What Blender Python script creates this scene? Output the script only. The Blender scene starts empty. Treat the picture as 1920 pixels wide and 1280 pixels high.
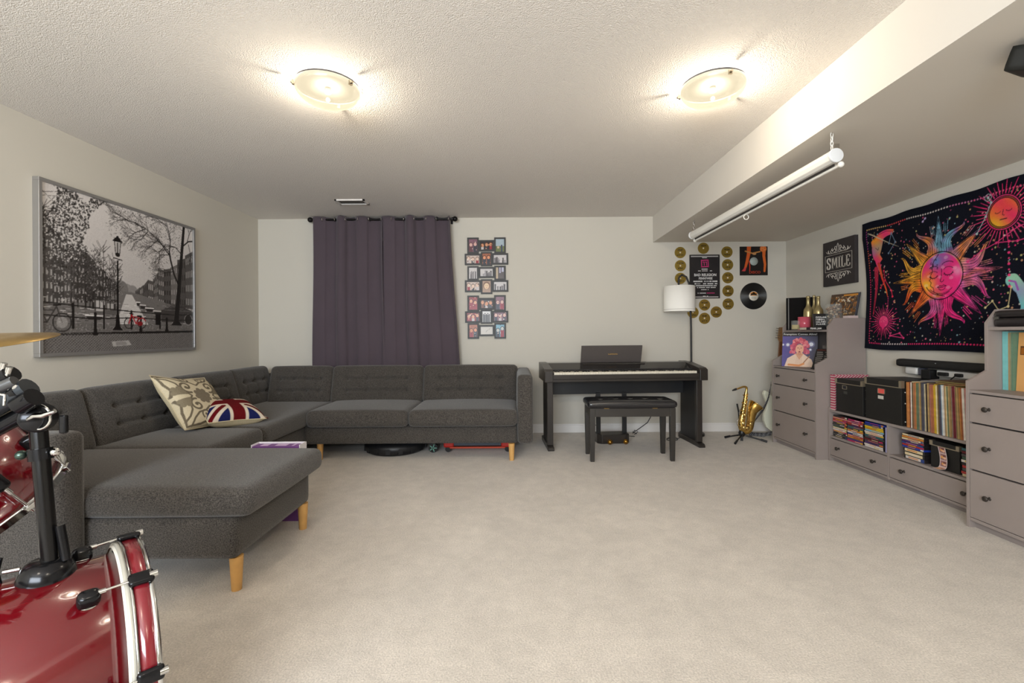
import bpy, math, random
import numpy as np
from mathutils import Vector, Matrix
random.seed(7)
RNG = np.random.default_rng(11)
SC = bpy.context.scene
COL = SC.collection
R = math.radians

# ------------------------------------------------------------------ camera
F, CX, CY, H, RO = 850.0, 965.0, 627.0, 1.14, 0.007
cam_d = bpy.data.cameras.new('camera')
cam = bpy.data.objects.new('camera', cam_d)
COL.objects.link(cam)
SC.camera = cam
cam_d.sensor_width = 36.0
cam_d.lens = 36.0 * F / 1920.0
cam_d.shift_x = -(CX - 960) / 1920.0
cam_d.shift_y = -(640 - CY) / 1920.0
cam_d.clip_start = 0.05
CRO, SRO = math.cos(RO), math.sin(RO)
cam.matrix_world = Matrix(((CRO, SRO, 0, 0), (0, 0, -1, 0), (-SRO, CRO, 0, H), (0, 0, 0, 1)))

# ------------------------------------------------------------------ exposure / world
SC.view_settings.view_transform = 'Standard'
SC.view_settings.look = 'None'
SC.view_settings.gamma = 1.0
SC.view_settings.use_curve_mapping = False
SC.view_settings.exposure = 0.76
wd = bpy.data.worlds.new('world')
SC.world = wd
wd.use_nodes = True
wd.node_tree.nodes['Background'].inputs[0].default_value = (0.6, 0.75, 1.0, 1)
wd.node_tree.nodes['Background'].inputs[1].default_value = 0.6

BULB_W = 25.0          # each of the two ceiling bowls in view
FILL_BULB_W = 52.0       # two unseen bowls added behind the camera to brighten the room
WINDOW_W = 145.0        # daylight through the window behind the camera


def add_light(name, kind, loc, energy, color, size=0.05, rot=(0, 0, 0), size_y=None):
    d = bpy.data.lights.new(name, kind)
    d.energy = energy
    d.color = color
    if kind == 'POINT':
        d.shadow_soft_size = size
    else:
        d.shape = 'RECTANGLE'
        d.size = size
        d.size_y = size_y or size
    o = bpy.data.objects.new(name, d)
    o.location = loc
    o.rotation_euler = rot
    COL.objects.link(o)
    return o


XL, XR, YB, YF, ZC, ZS, XB = -2.975, 3.16, 5.27, -2.6, 2.5, 2.2, 1.615
LAMPS = [(-1.008, 2.47), (1.095, 2.485)]
FILL_LAMPS = [(-0.978, -0.9), (1.068, -0.9)]
# daylight from the unseen window behind the camera, widened to brighten the ceiling
add_light('window_daylight', 'AREA', (-1.1, YF + 0.10, 1.55), WINDOW_W, (0.84, 0.92, 1.0), 2.8, (R(90), 0, 0), 1.15)


# ------------------------------------------------------------------ pixel measuring
def ray(px, py):
    a = (px - CX) / F
    b = -(py - CY) / F
    return Vector((a * CRO + b * SRO, 1.0, -a * SRO + b * CRO))


def W(px, py, X=None, Y=None, Z=None):
    d = ray(px, py)
    t = X / d.x if X is not None else Y / d.y if Y is not None else (Z - H) / d.z
    return Vector((d.x * t, d.y * t, H + d.z * t))


# ------------------------------------------------------------------ colours / materials
def lin(c):
    return tuple((v / 12.92 if v <= 0.04045 else ((v + 0.055) / 1.055) ** 2.4) for v in c)


def rgb(r, g, b):
    return lin((r / 255.0, g / 255.0, b / 255.0))


MATS = {}


def mat(name, col, rough=0.6, metal=0.0, noise=None, bump=None, spec=0.5, coat=0.0, sheen=0.0, emit=None, aniso=None):
    """col = sRGB 0-255. noise=(scale, amount, detail) brightness mottling, bump=(scale, strength, distance)"""
    if name in MATS:
        return MATS[name]
    m = bpy.data.materials.new(name)
    m.use_nodes = True
    nt = m.node_tree
    b = nt.nodes['Principled BSDF']
    c = rgb(*col)
    b.inputs['Base Color'].default_value = (*c, 1)
    b.inputs['Roughness'].default_value = rough
    b.inputs['Metallic'].default_value = metal
    b.inputs['Specular IOR Level'].default_value = spec
    b.inputs['Coat Weight'].default_value = coat
    b.inputs['Sheen Weight'].default_value = sheen
    if emit:
        b.inputs['Emission Color'].default_value = (*rgb(*emit[0]), 1)
        b.inputs['Emission Strength'].default_value = emit[1]
    tc = nt.nodes.new('ShaderNodeTexCoord')
    if noise:
        sc, am, det = noise
        n = nt.nodes.new('ShaderNodeTexNoise')
        n.inputs['Scale'].default_value = sc
        n.inputs['Detail'].default_value = det
        nt.links.new(tc.outputs['Object'], n.inputs['Vector'])
        mr = nt.nodes.new('ShaderNodeMapRange')
        mr.inputs['From Min'].default_value = 0.25
        mr.inputs['From Max'].default_value = 0.75
        mr.inputs['To Min'].default_value = 1 - am
        mr.inputs['To Max'].default_value = 1 + am
        nt.links.new(n.outputs['Fac'], mr.inputs['Value'])
        mx = nt.nodes.new('ShaderNodeVectorMath')
        mx.operation = 'SCALE'
        mx.inputs[0].default_value = c
        nt.links.new(mr.outputs[0], mx.inputs['Scale'])
        nt.links.new(mx.outputs[0], b.inputs['Base Color'])
    if bump:
        sc, st, di = bump
        n = nt.nodes.new('ShaderNodeTexNoise')
        n.inputs['Scale'].default_value = sc
        n.inputs['Detail'].default_value = 3
        nt.links.new(tc.outputs['Object'], n.inputs['Vector'])
        bp = nt.nodes.new('ShaderNodeBump')
        bp.inputs['Strength'].default_value = st
        bp.inputs['Distance'].default_value = di
        nt.links.new(n.outputs['Fac'], bp.inputs['Height'])
        nt.links.new(bp.outputs[0], b.inputs['Normal'])
    MATS[name] = m
    return m


def ink_mat(name='printed_ink', rough=0.55, spec=0.3):
    if name in MATS:
        return MATS[name]
    m = bpy.data.materials.new(name)
    m.use_nodes = True
    nt = m.node_tree
    b = nt.nodes['Principled BSDF']
    a = nt.nodes.new('ShaderNodeVertexColor')
    a.layer_name = 'ink'
    nt.links.new(a.outputs['Color'], b.inputs['Base Color'])
    b.inputs['Roughness'].default_value = rough
    b.inputs['Specular IOR Level'].default_value = spec
    MATS[name] = m
    return m


# ------------------------------------------------------------------ object bookkeeping
WM = {}          # object name -> world matrix


def reg(o, M):
    WM[o.name] = M


def tag(o, label=None, cat=None, group=None, kind=None):
    if label:
        o['label'] = label
    if cat:
        o['category'] = cat
    if group:
        o['group'] = group
    if kind:
        o['kind'] = kind
    return o


def thing(name, label, cat, loc=(0, 0, 0), rotz=0.0, group=None):
    o = bpy.data.objects.new(name, None)
    o.empty_display_size = 0.05
    COL.objects.link(o)
    o.location = loc
    o.rotation_euler = (0, 0, rotz)
    reg(o, Matrix.Translation(Vector(loc)) @ Matrix.Rotation(rotz, 4, 'Z'))
    return tag(o, label, cat, group)


def clone(o, delta=None, parent=None, label=None, cat=None, group=None):
    c = o.copy()
    COL.objects.link(c)
    if parent is not None:
        c.parent = parent
    if delta is not None:
        c.location = Vector(o.location) + Vector(delta)
    reg(c, WM[o.name].copy() if delta is None else Matrix.Translation(Vector(delta)) @ WM[o.name])
    for ch in [x for x in o.children]:
        k = clone(ch, None, c)
    return tag(c, label, cat, group)


class MB:
    """collects shapes, then links them as ONE mesh object"""

    def __init__(self, M=None):
        self.v, self.f, self.mi, self.sm = [], [], [], []
        self.mats = []
        self.M = M
        self.cur = 0

    def use(self, m):
        if m not in self.mats:
            self.mats.append(m)
        self.cur = self.mats.index(m)
        return self

    def add(self, verts, faces, smooth=False):
        o = len(self.v)
        self.v.extend([tuple(p) for p in verts])
        self.f.extend([tuple(i + o for i in f) for f in faces])
        self.mi.extend([self.cur] * len(faces))
        self.sm.extend([smooth] * len(faces))
        return self

    def box(self, x0, x1, y0, y1, z0, z1):
        if x0 > x1: x0, x1 = x1, x0
        if y0 > y1: y0, y1 = y1, y0
        if z0 > z1: z0, z1 = z1, z0
        v = [(x0, y0, z0), (x1, y0, z0), (x1, y1, z0), (x0, y1, z0), (x0, y0, z1), (x1, y0, z1), (x1, y1, z1), (x0, y1, z1)]
        return self.add(v, [(3, 2, 1, 0), (4, 5, 6, 7), (0, 1, 5, 4), (1, 2, 6, 5), (2, 3, 7, 6), (3, 0, 4, 7)])

    def obox(self, o, ax, ay, az, sx, sy, sz):
        """box centred at o with unit axes and full sizes"""
        o, ax, ay, az = Vector(o), Vector(ax) * sx / 2, Vector(ay) * sy / 2, Vector(az) * sz / 2
        v = [o + ax * i + ay * j + az * k for i, j, k in ((-1, -1, -1), (1, -1, -1), (1, 1, -1), (-1, 1, -1), (-1, -1, 1), (1, -1, 1), (1, 1, 1), (-1, 1, 1))]
        return self.add(v, [(3, 2, 1, 0), (4, 5, 6, 7), (0, 1, 5, 4), (1, 2, 6, 5), (2, 3, 7, 6), (3, 0, 4, 7)])

    def prism(self, pts, vec):
        """extrude the 3-D polygon pts along vec"""
        n = len(pts)
        vec = Vector(vec)
        pts = [Vector(p) for p in pts]
        nn = Vector((0, 0, 0))
        for i in range(n):
            nn += pts[i].cross(pts[(i + 1) % n])
        if nn.dot(vec) > 0:
            pts = pts[::-1]
        v = pts + [p + vec for p in pts]
        f = [tuple(range(n)), tuple(range(2 * n - 1, n - 1, -1))]
        f += [(i, i + n, (i + 1) % n + n, (i + 1) % n) for i in range(n)]
        return self.add(v, f)

    def lathe(self, prof, o=(0, 0, 0), axis=(0, 0, 1), n=24, smooth=True, cap=True):
        """prof = [(r, t)] along axis from o"""
        o, a = Vector(o), Vector(axis).normalized()
        u = a.orthogonal().normalized()
        w = a.cross(u)
        v, f = [], []
        m = len(prof)
        for r, t in prof:
            for k in range(n):
                an = 2 * math.pi * k / n
                v.append(o + a * t + (u * math.cos(an) + w * math.sin(an)) * max(r, 1e-5))
        for i in range(m - 1):
            for k in range(n):
                k2 = (k + 1) % n
                f.append((i * n + k, i * n + k2, (i + 1) * n + k2, (i + 1) * n + k))
        self.add(v, f, smooth)
        if cap:
            if prof[0][0] > 1e-4:
                self.add([v[k] for k in range(n)], [tuple(range(n - 1, -1, -1))])
            if prof[-1][0] > 1e-4:
                self.add([v[(m - 1) * n + k] for k in range(n)], [tuple(range(n))])
        return self

    def cyl(self, p, q, r, r2=None, n=16):
        p, q = Vector(p), Vector(q)
        r2 = r if r2 is None else r2
        return self.lathe([(r, 0), (r2, (q - p).length)], p, q - p, n)

    def ball(self, c, r, sc=(1, 1, 1), n=14):
        v, f = [], []
        m = n // 2
        for i in range(m + 1):
            th = math.pi * i / m
            for k in range(n):
                ph = 2 * math.pi * k / n
                v.append((c[0] + r * sc[0] * math.sin(th) * math.cos(ph), c[1] + r * sc[1] * math.sin(th) * math.sin(ph), c[2] + r * sc[2] * math.cos(th)))
        for i in range(m):
            for k in range(n):
                k2 = (k + 1) % n
                f.append((i * n + k, (i + 1) * n + k, (i + 1) * n + k2, i * n + k2))
        return self.add(v, f, True)

    def tube(self, path, r, n=10, closed=False, cap=True):
        """tube along a polyline, r number or list"""
        P = [Vector(p) for p in path]
        m = len(P)
        rs = r if isinstance(r, (list, tuple)) else [r] * m
        v, f = [], []
        up = None
        for i in range(m):
            if closed:
                t = (P[(i + 1) % m] - P[i - 1])
            else:
                t = P[min(i + 1, m - 1)] - P[max(i - 1, 0)]
            t.normalize()
            if up is None:
                up = t.orthogonal().normalized()
            up = (up - t * up.dot(t))
            if up.length < 1e-6:
                up = t.orthogonal()
            up.normalize()
            w = t.cross(up)
            for k in range(n):
                an = 2 * math.pi * k / n
                v.append(P[i] + (up * math.cos(an) + w * math.sin(an)) * rs[i])
        seg = m if closed else m - 1
        for i in range(seg):
            j = (i + 1) % m
            for k in range(n):
                k2 = (k + 1) % n
                f.append((i * n + k, i * n + k2, j * n + k2, j * n + k))
        self.add(v, f, True)
        if not closed and cap:
            self.add(v[:n], [tuple(range(n - 1, -1, -1))])
            self.add(v[-n:], [tuple(range(n))])
        return self

    def build(self, name, material=None, parent=None, bevel=0.0, segs=2, subsurf=0, origin=None):
        V = [Vector(p) for p in self.v]
        if self.M is not None:
            V = [self.M @ p for p in V]
        return link_mesh(name, V, self.f, material, parent, bevel, segs, subsurf, self.mats, self.mi, self.sm, origin)


def link_mesh(name, V, faces, material=None, parent=None, bevel=0.0, segs=2, subsurf=0, mats=None, mi=None, sm=None, origin=None):
    if parent is not None:
        Minv = WM[parent.name].inverted()
        M = WM[parent.name].copy()
        loc = Vector((0, 0, 0))
        V = [Minv @ Vector(p) for p in V]
    else:
        xs = [p[0] for p in V]; ys = [p[1] for p in V]; zs = [p[2] for p in V]
        loc = Vector(origin) if origin is not None else Vector(((min(xs) + max(xs)) / 2, (min(ys) + max(ys)) / 2, min(zs)))
        V = [Vector(p) - loc for p in V]
        M = Matrix.Translation(loc)
    me = bpy.data.meshes.new(name)
    me.from_pydata([tuple(p) for p in V], [], [list(f) for f in faces])
    if mats:
        for m in mats:
            me.materials.append(m)
        if mi:
            me.polygons.foreach_set('material_index', mi)
    elif material:
        me.materials.append(material)
    if sm is not None:
        me.polygons.foreach_set('use_smooth', sm)
    me.update()
    o = bpy.data.objects.new(name, me)
    COL.objects.link(o)
    if parent is not None:
        o.parent = parent
    else:
        o.location = loc
    reg(o, M)
    if bevel > 0:
        b = o.modifiers.new('bevel', 'BEVEL')
        b.width = bevel
        b.segments = segs
        b.limit_method = 'ANGLE'
        b.angle_limit = R(35)
        b.harden_normals = False
    if subsurf:
        s = o.modifiers.new('sub', 'SUBSURF')
        s.levels = s.render_levels = subsurf
    return o


def one(name, label, cat, mb, material=None, group=None, **kw):
    o = mb.build(name, material, None, **kw)
    return tag(o, label, cat, group)


def struct(name, mb, material=None, **kw):
    o = mb.build(name, material, None, **kw)
    o['kind'] = 'structure'
    return o


def rounded(size, res, r, puff=(0, 0, 0), fn=None):
    """soft block centred at 0: size full extents, res cell length, r corner radius, fn(p array)->p array"""
    a = np.array(size) / 2.0
    n = [max(2, int(round(size[i] / res))) for i in range(3)]
    key, V, Fc = {}, [], []

    def gv(i, j, k):
        t = (i, j, k)
        if t not in key:
            key[t] = len(V)
            V.append([-a[0] + 2 * a[0] * i / n[0], -a[1] + 2 * a[1] * j / n[1], -a[2] + 2 * a[2] * k / n[2]])
        return key[t]
    for (u, w, c) in ((0, 1, 2), (1, 2, 0), (2, 0, 1)):
        for side in (0, n[c]):
            for i in range(n[u]):
                for j in range(n[w]):
                    q = []
                    for di, dj in ((0, 0), (1, 0), (1, 1), (0, 1)):
                        t = [0, 0, 0]
                        t[u] = i + di; t[w] = j + dj; t[c] = side
                        q.append(gv(*t))
                    Fc.append(tuple(q) if side else tuple(q[::-1]))
    P = np.array(V)
    rr = np.minimum(r, a * 0.98)
    Q = np.clip(P, -(a - rr), a - rr)
    D = (P - Q) / rr
    L = np.linalg.norm(D, axis=1, keepdims=True)
    P2 = np.where(L > 1e-9, Q + D / np.maximum(L, 1e-9) * rr * np.minimum(1, L + (L > 0)), P)
    U = np.clip(P2 / a, -1, 1)
    for i in range(3):
        if puff[i]:
            o = [j for j in range(3) if j != i]
            g = (1 - U[:, o[0]] ** 2) * (1 - U[:, o[1]] ** 2)
            P2[:, i] += U[:, i] * puff[i] * np.sqrt(np.clip(g, 0, 1))
    if fn is not None:
        P2 = fn(P2)
    return P2, Fc


def soft(name, size, res, r, M, material, parent=None, puff=(0, 0, 0), fn=None):
    P, Fc = rounded(size, res, r, puff, fn)
    V = [M @ Vector(p) for p in P]
    return link_mesh(name, V, Fc, material, parent, sm=[True] * len(Fc))


def T(x, y, z):
    return Matrix.Translation(Vector((x, y, z)))


def frame(o, r, u):
    r, u = Vector(r).normalized(), Vector(u).normalized()
    n = r.cross(u)
    return Matrix(((r.x, u.x, n.x, o[0]), (r.y, u.y, n.y, o[1]), (r.z, u.z, n.z, o[2]), (0, 0, 0, 1)))


def lettering(name, txt, size, M, material, parent, extrude=0.0006, width=None, bold=0.0, align='CENTER', shear=0.0, tagit=None, spacing=1.0):
    cu = bpy.data.curves.new('txt', 'FONT')
    cu.body = txt
    cu.size = size
    cu.align_x = align
    cu.align_y = 'CENTER'
    cu.extrude = extrude
    cu.offset = bold
    cu.shear = shear
    cu.resolution_u = 2
    cu.space_character = spacing
    ob = bpy.data.objects.new('txt', cu)
    COL.objects.link(ob)
    bpy.context.view_layer.update()
    dg = bpy.context.evaluated_depsgraph_get()
    me = bpy.data.meshes.new_from_object(ob.evaluated_get(dg))
    V = [v.co.copy() for v in me.vertices]
    faces = [tuple(p.vertices) for p in me.polygons]
    bpy.data.objects.remove(ob)
    bpy.data.meshes.remove(me)
    if not V:
        return None
    if width:
        w = max(v.x for v in V) - min(v.x for v in V)
        for v in V:
            v.x *= width / w
    V = [M @ v for v in V]
    return link_mesh(name, V, faces, material, parent)


# ------------------------------------------------------------------ little painter for printed things
class Paint:
    def __init__(self, w, h, ppu, bg=(0, 0, 0), ss=2):
        self.w, self.h, self.ss = w, h, ss
        self.nx, self.ny = int(round(w * ppu)) * ss, int(round(h * ppu)) * ss
        self.ppu = ppu * ss
        self.im = np.ones((self.ny, self.nx, 3)) * np.array(bg, float) / 255.0
        self.X, self.Y = np.meshgrid((np.arange(self.nx) + .5) / self.nx * w, (np.arange(self.ny) + .5) / self.ny * h)

    def sub(self, x0, x1, y0, y1):
        i0 = max(0, int(x0 / self.w * self.nx) - 1); i1 = min(self.nx, int(x1 / self.w * self.nx) + 2)
        j0 = max(0, int(y0 / self.h * self.ny) - 1); j1 = min(self.ny, int(y1 / self.h * self.ny) + 2)
        return slice(j0, max(j1, j0)), slice(i0, max(i1, i0))

    def put(self, s, m, col, a=1.0):
        if callable(col):
            c = col(self.X[s], self.Y[s])
        else:
            c = np.array(col, float) / 255.0
        mm = (m * a)[..., None]
        self.im[s] = self.im[s] * (1 - mm) + c * mm

    def poly(self, pts, col, a=1.0):
        xs = [p[0] for p in pts]; ys = [p[1] for p in pts]
        s = self.sub(min(xs), max(xs), min(ys), max(ys))
        X, Y = self.X[s], self.Y[s]
        if X.size == 0:
            return self
        ins = np.zeros(X.shape, bool)
        n = len(pts)
        for i in range(n):
            x1, y1 = pts[i]; x2, y2 = pts[(i + 1) % n]
            if y1 == y2:
                continue
            c = ((y1 > Y) != (y2 > Y)) & (X < (x2 - x1) * (Y - y1) / (y2 - y1) + x1)
            ins ^= c
        self.put(s, ins.astype(float), col, a)
        return self

    def rect(self, x0, y0, x1, y1, col, a=1.0):
        return self.poly([(x0, y0), (x1, y0), (x1, y1), (x0, y1)], col, a)

    def disc(self, cx, cy, r, col, a=1.0, ry=None):
        ry = ry or r
        s = self.sub(cx - r, cx + r, cy - ry, cy + ry)
        m = (((self.X[s] - cx) / r) ** 2 + ((self.Y[s] - cy) / ry) ** 2 <= 1).astype(float)
        self.put(s, m, col, a)
        return self

    def ring(self, cx, cy, r, w, col, a=1.0, ry=None):
        k = (ry / r) if ry else 1.0
        s = self.sub(cx - r - w, cx + r + w, cy - (r + w) * k, cy + (r + w) * k)
        d = np.sqrt((self.X[s] - cx) ** 2 + ((self.Y[s] - cy) / k) ** 2)
        self.put(s, (abs(d - r) <= w / 2).astype(float), col, a)
        return self

    def line(self, p, q, w, col, a=1.0, w2=None):
        w2 = w if w2 is None else w2
        mw = max(w, w2)
        s = self.sub(min(p[0], q[0]) - mw, max(p[0], q[0]) + mw, min(p[1], q[1]) - mw, max(p[1], q[1]) + mw)
        X, Y = self.X[s], self.Y[s]
        dx, dy = q[0] - p[0], q[1] - p[1]
        L = dx * dx + dy * dy + 1e-12
        t = np.clip(((X - p[0]) * dx + (Y - p[1]) * dy) / L, 0, 1)
        d = np.hypot(X - p[0] - t * dx, Y - p[1] - t * dy)
        self.put(s, (d <= (w + (w2 - w) * t) / 2).astype(float), col, a)
        return self

    def path(self, pts, w, col, a=1.0, w2=None):
        n = len(pts) - 1
        w2 = w if w2 is None else w2
        for i in range(n):
            self.line(pts[i], pts[i + 1], w + (w2 - w) * i / n, col, a, w + (w2 - w) * (i + 1) / n)
        return self

    def dots(self, n, x0, x1, y0, y1, r0, r1, cols, a=1.0, keep=None):
        for _ in range(n):
            x, y = random.uniform(x0, x1), random.uniform(y0, y1)
            if keep and not keep(x, y):
                continue
            c = random.choice(cols) if isinstance(cols, list) else cols
            self.disc(x, y, random.uniform(r0, r1), c, a)
        return self

    def noise(self, am, cell=1):
        n = RNG.normal(0, am, (self.ny // cell + 1, self.nx // cell + 1))
        n = np.kron(n, np.ones((cell, cell)))[:self.ny, :self.nx]
        self.im = np.clip(self.im + n[..., None], 0, 1)
        return self

    def sheet(self, name, M, parent=None, rough=0.55, fn=None, thick=0.0, matname=None, spec=0.3):
        """grid mesh with the print in a colour attribute; M maps (x, y, 0)"""
        ss = self.ss
        ny, nx = self.ny // ss, self.nx // ss
        im = self.im[:ny * ss, :nx * ss].reshape(ny, ss, nx, ss, 3).mean((1, 3))
        im = np.clip(im, 0, 1)
        il = np.where(im <= 0.04045, im / 12.92, ((im + 0.055) / 1.055) ** 2.4)
        gx, gy = np.meshgrid(np.linspace(0, self.w, nx), np.linspace(0, self.h, ny))
        P = np.stack([gx.ravel(), gy.ravel(), np.zeros(nx * ny)], 1)
        if fn is not None:
            P = fn(P)
        Mm = np.array(M)
        Wp = P @ Mm[:3, :3].T + Mm[:3, 3]
        idx = np.arange(nx * ny).reshape(ny, nx)
        q = np.stack([idx[:-1, :-1].ravel(), idx[:-1, 1:].ravel(), idx[1:, 1:].ravel(), idx[1:, :-1].ravel()], 1)
        ob = link_mesh(name, [Vector(p) for p in Wp], q.tolist(), ink_mat(matname or 'ink_%d' % int(rough * 100), rough, spec), parent, sm=[True] * len(q))
        at = ob.data.color_attributes.new('ink', 'FLOAT_COLOR', 'POINT')
        c = np.ones((nx * ny, 4), np.float32)
        c[:, :3] = il.reshape(-1, 3)
        at.data.foreach_set('color', c.ravel())
        if thick:
            s = ob.modifiers.new('thick', 'SOLIDIFY')
            s.thickness = thick
            s.offset = -1
        return ob

# ================================================================== THE ROOM
def room_mats():
    m = mat('carpet', (206, 196, 184), 0.95, spec=0.1, sheen=0.3)
    nt = m.node_tree; b = nt.nodes['Principled BSDF']
    tc = nt.nodes.new('ShaderNodeTexCoord')
    def N(scale, det, rough=0.6, dist=0.0):
        n = nt.nodes.new('ShaderNodeTexNoise'); n.inputs['Scale'].default_value = scale; n.inputs['Detail'].default_value = det
        n.inputs['Roughness'].default_value = rough; n.inputs['Distortion'].default_value = dist
        nt.links.new(tc.outputs['Object'], n.inputs['Vector']); return n
    big, mid, fine = N(2.2, 5, 0.65, 0.6), N(14, 4, 0.6, 0.3), N(150, 4)
    def MR(n, a, c):
        r = nt.nodes.new('ShaderNodeMapRange'); r.inputs['From Min'].default_value = 0.3; r.inputs['From Max'].default_value = 0.7
        r.inputs['To Min'].default_value = a; r.inputs['To Max'].default_value = c; nt.links.new(n.outputs['Fac'], r.inputs['Value']); return r
    a1, a2, a3 = MR(big, 0.91, 1.06), MR(mid, 0.92, 1.06), MR(fine, 0.76, 1.18)
    def MUL(p, q):
        k = nt.nodes.new('ShaderNodeMath'); k.operation = 'MULTIPLY'; nt.links.new(p.outputs[0], k.inputs[0]); nt.links.new(q.outputs[0], k.inputs[1]); return k
    k = MUL(MUL(a1, a2), a3)
    s = nt.nodes.new('ShaderNodeVectorMath'); s.operation = 'SCALE'; s.inputs[0].default_value = rgb(207, 198, 187)
    nt.links.new(k.outputs[0], s.inputs['Scale']); nt.links.new(s.outputs[0], b.inputs['Base Color'])
    bp = nt.nodes.new('ShaderNodeBump'); bp.inputs['Strength'].default_value = 0.5; bp.inputs['Distance'].default_value = 0.006
    nt.links.new(fine.outputs['Fac'], bp.inputs['Height']); nt.links.new(bp.outputs[0], b.inputs['Normal'])
    # popcorn ceiling
    m = mat('popcorn_ceiling', (236, 230, 223), 0.95, spec=0.15)
    nt = m.node_tree; b = nt.nodes['Principled BSDF']
    tc = nt.nodes.new('ShaderNodeTexCoord')
    v = nt.nodes.new('ShaderNodeTexVoronoi'); v.inputs['Scale'].default_value = 185
    n = nt.nodes.new('ShaderNodeTexNoise'); n.inputs['Scale'].default_value = 110; n.inputs['Detail'].default_value = 4
    for q in (v, n): nt.links.new(tc.outputs['Object'], q.inputs['Vector'])
    ad = nt.nodes.new('ShaderNodeMath'); ad.operation = 'SUBTRACT'
    nt.links.new(n.outputs['Fac'], ad.inputs[0]); nt.links.new(v.outputs['Distance'], ad.inputs[1])
    bp = nt.nodes.new('ShaderNodeBump'); bp.inputs['Strength'].default_value = 0.9; bp.inputs['Distance'].default_value = 0.0038
    nt.links.new(ad.outputs[0], bp.inputs['Height']); nt.links.new(bp.outputs[0], b.inputs['Normal'])


room_mats()
WALL = mat('wall_paint', (206, 201, 190), 0.75, bump=(180, 0.12, 0.002), spec=0.3)
SOFF = mat('soffit_paint', (216, 210, 200), 0.8, spec=0.3)
BEAM = mat('beam_paint', (216, 211, 203), 0.8, spec=0.3)
TRIM = mat('white_trim', (232, 228, 224), 0.45)
WHITE = mat('white_enamel', (236, 234, 228), 0.35)

struct('floor', MB().box(XL - .1, XR + .1, YF - .1, YB + .1, -0.1, 0.0), MATS['carpet'])
struct('ceiling', MB().box(XL - .1, XB + .06, YF - .1, YB + .1, ZC, ZC + 0.1), MATS['popcorn_ceiling'])
struct('wall_left', MB().box(XL - .1, XL, YF, YB, 0, ZC), WALL)
struct('wall_right', MB().box(XR, XR + .1, YF, YB, 0, ZC), WALL)
struct('wall_back', MB().box(XL, XR, YB, YB + .1, 0, ZC), WALL)
# wall behind the camera with its window
mb = MB()
wx0, wx1, wz0, wz1 = -2.6, 0.4, 0.9, 2.2
mb.box(XL, wx0, YF - .1, YF, 0, ZC); mb.box(wx1, XR, YF - .1, YF, 0, ZC)
mb.box(wx0, wx1, YF - .1, YF, 0, wz0); mb.box(wx0, wx1, YF - .1, YF, wz1, ZC)
struct('wall_front', mb, WALL)
wf = MB()
wf.box(wx0, wx0 + .05, YF - .08, YF + .02, wz0, wz1); wf.box(wx1 - .05, wx1, YF - .08, YF + .02, wz0, wz1)
wf.box(wx0, wx1, YF - .08, YF + .02, wz0, wz0 + .05); wf.box(wx0, wx1, YF - .08, YF + .02, wz1 - .05, wz1)
wf.box(-1.12, -1.08, YF - .07, YF + .01, wz0, wz1)
w1 = struct('window_1', wf, TRIM)
mb = MB().box(wx0 + .05, wx1 - .05, YF - .05, YF - .04, wz0 + .05, wz1 - .05)
g = mat('window_glass', (220, 235, 245), 0.05)
g.node_tree.nodes['Principled BSDF'].inputs['Transmission Weight'].default_value = 1.0
mb.build('pane', g, w1)

# dropped beam: a light face, and the lower ceiling to its right
mb = MB()
mb.use(BEAM).box(XB, XB + 0.006, YF, YB, ZS, ZC)
struct('trim_beam', mb)
struct('ceiling_lower', MB().box(XB + .006, XR, YF, YB, ZS, ZS + 0.03), SOFF)
# make the beam face cover the lower ceiling's edge
# baseboards
def baseboard(name, x0, x1, y0, y1):
    mb = MB()
    mb.box(x0, x1, y0, y1, 0, 0.085)
    if abs(x1 - x0) > abs(y1 - y0):
        mb.box(x0, x1, y0 + 0.005, y1, 0.085, 0.10)
    else:
        mb.box(x0 if x0 < 0 else x0 + .005, x1 - .005 if x0 < 0 else x1, y0, y1, 0.085, 0.10)
    struct(name, mb, TRIM, bevel=0.002)
baseboard('baseboard_back', XL + .016, XR - .016, YB - 0.015, YB)
baseboard('baseboard_left', XL, XL + .015, YF, YB)
baseboard('baseboard_right', XR - .015, XR, YF, YB)

# window behind the curtain, mostly hidden
mb = MB()
for a in ((-2.20, -2.14, 1.05, 2.30), (-0.86, -0.80, 1.05, 2.30)):
    mb.box(a[0], a[1], YB - .03, YB, a[2], a[3])
mb.box(-2.2, -.8, YB - .03, YB, 1.05, 1.11); mb.box(-2.2, -.8, YB - .03, YB, 2.24, 2.30)
w2 = struct('window_2', mb, TRIM)
MB().box(-2.14, -.86, YB - .012, YB - .004, 1.11, 2.24).build('pane', mat('dark_pane', (40, 44, 50), 0.1), w2)

# ceiling vent
vx0, vx1, vy0, vy1 = -1.79, -1.49, 4.52, 4.68
vent = thing('ceiling_vent', 'small white slatted air vent in the ceiling above the curtain', 'vent', ((vx0 + vx1) / 2, (vy0 + vy1) / 2, ZC - .012))
mb = MB()
for a in ((vx0, vx1, vy0, vy0 + .02), (vx0, vx1, vy1 - .02, vy1), (vx0, vx0 + .02, vy0, vy1), (vx1 - .02, vx1, vy0, vy1)):
    mb.box(a[0], a[1], a[2], a[3], ZC - .012, ZC)
mb.build('frame', TRIM, vent)
MB().box(vx0 + .02, vx1 - .02, vy0 + .02, vy1 - .02, ZC - .002, ZC).build('duct_opening', mat('vent_dark', (70, 64, 58), 0.8), vent)
mb = MB()
n = 14
for k in range(n):
    x = vx0 + .03 + (vx1 - vx0 - .06) * k / (n - 1)
    mb.obox((x, (vy0 + vy1) / 2, ZC - .007), (0.8, 0, -.6), (0, 1, 0), (.6, 0, .8), .010, vy1 - vy0 - .04, .002)
mb.build('louver', mat('vent_metal', (200, 196, 188), 0.5), vent)

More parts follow.
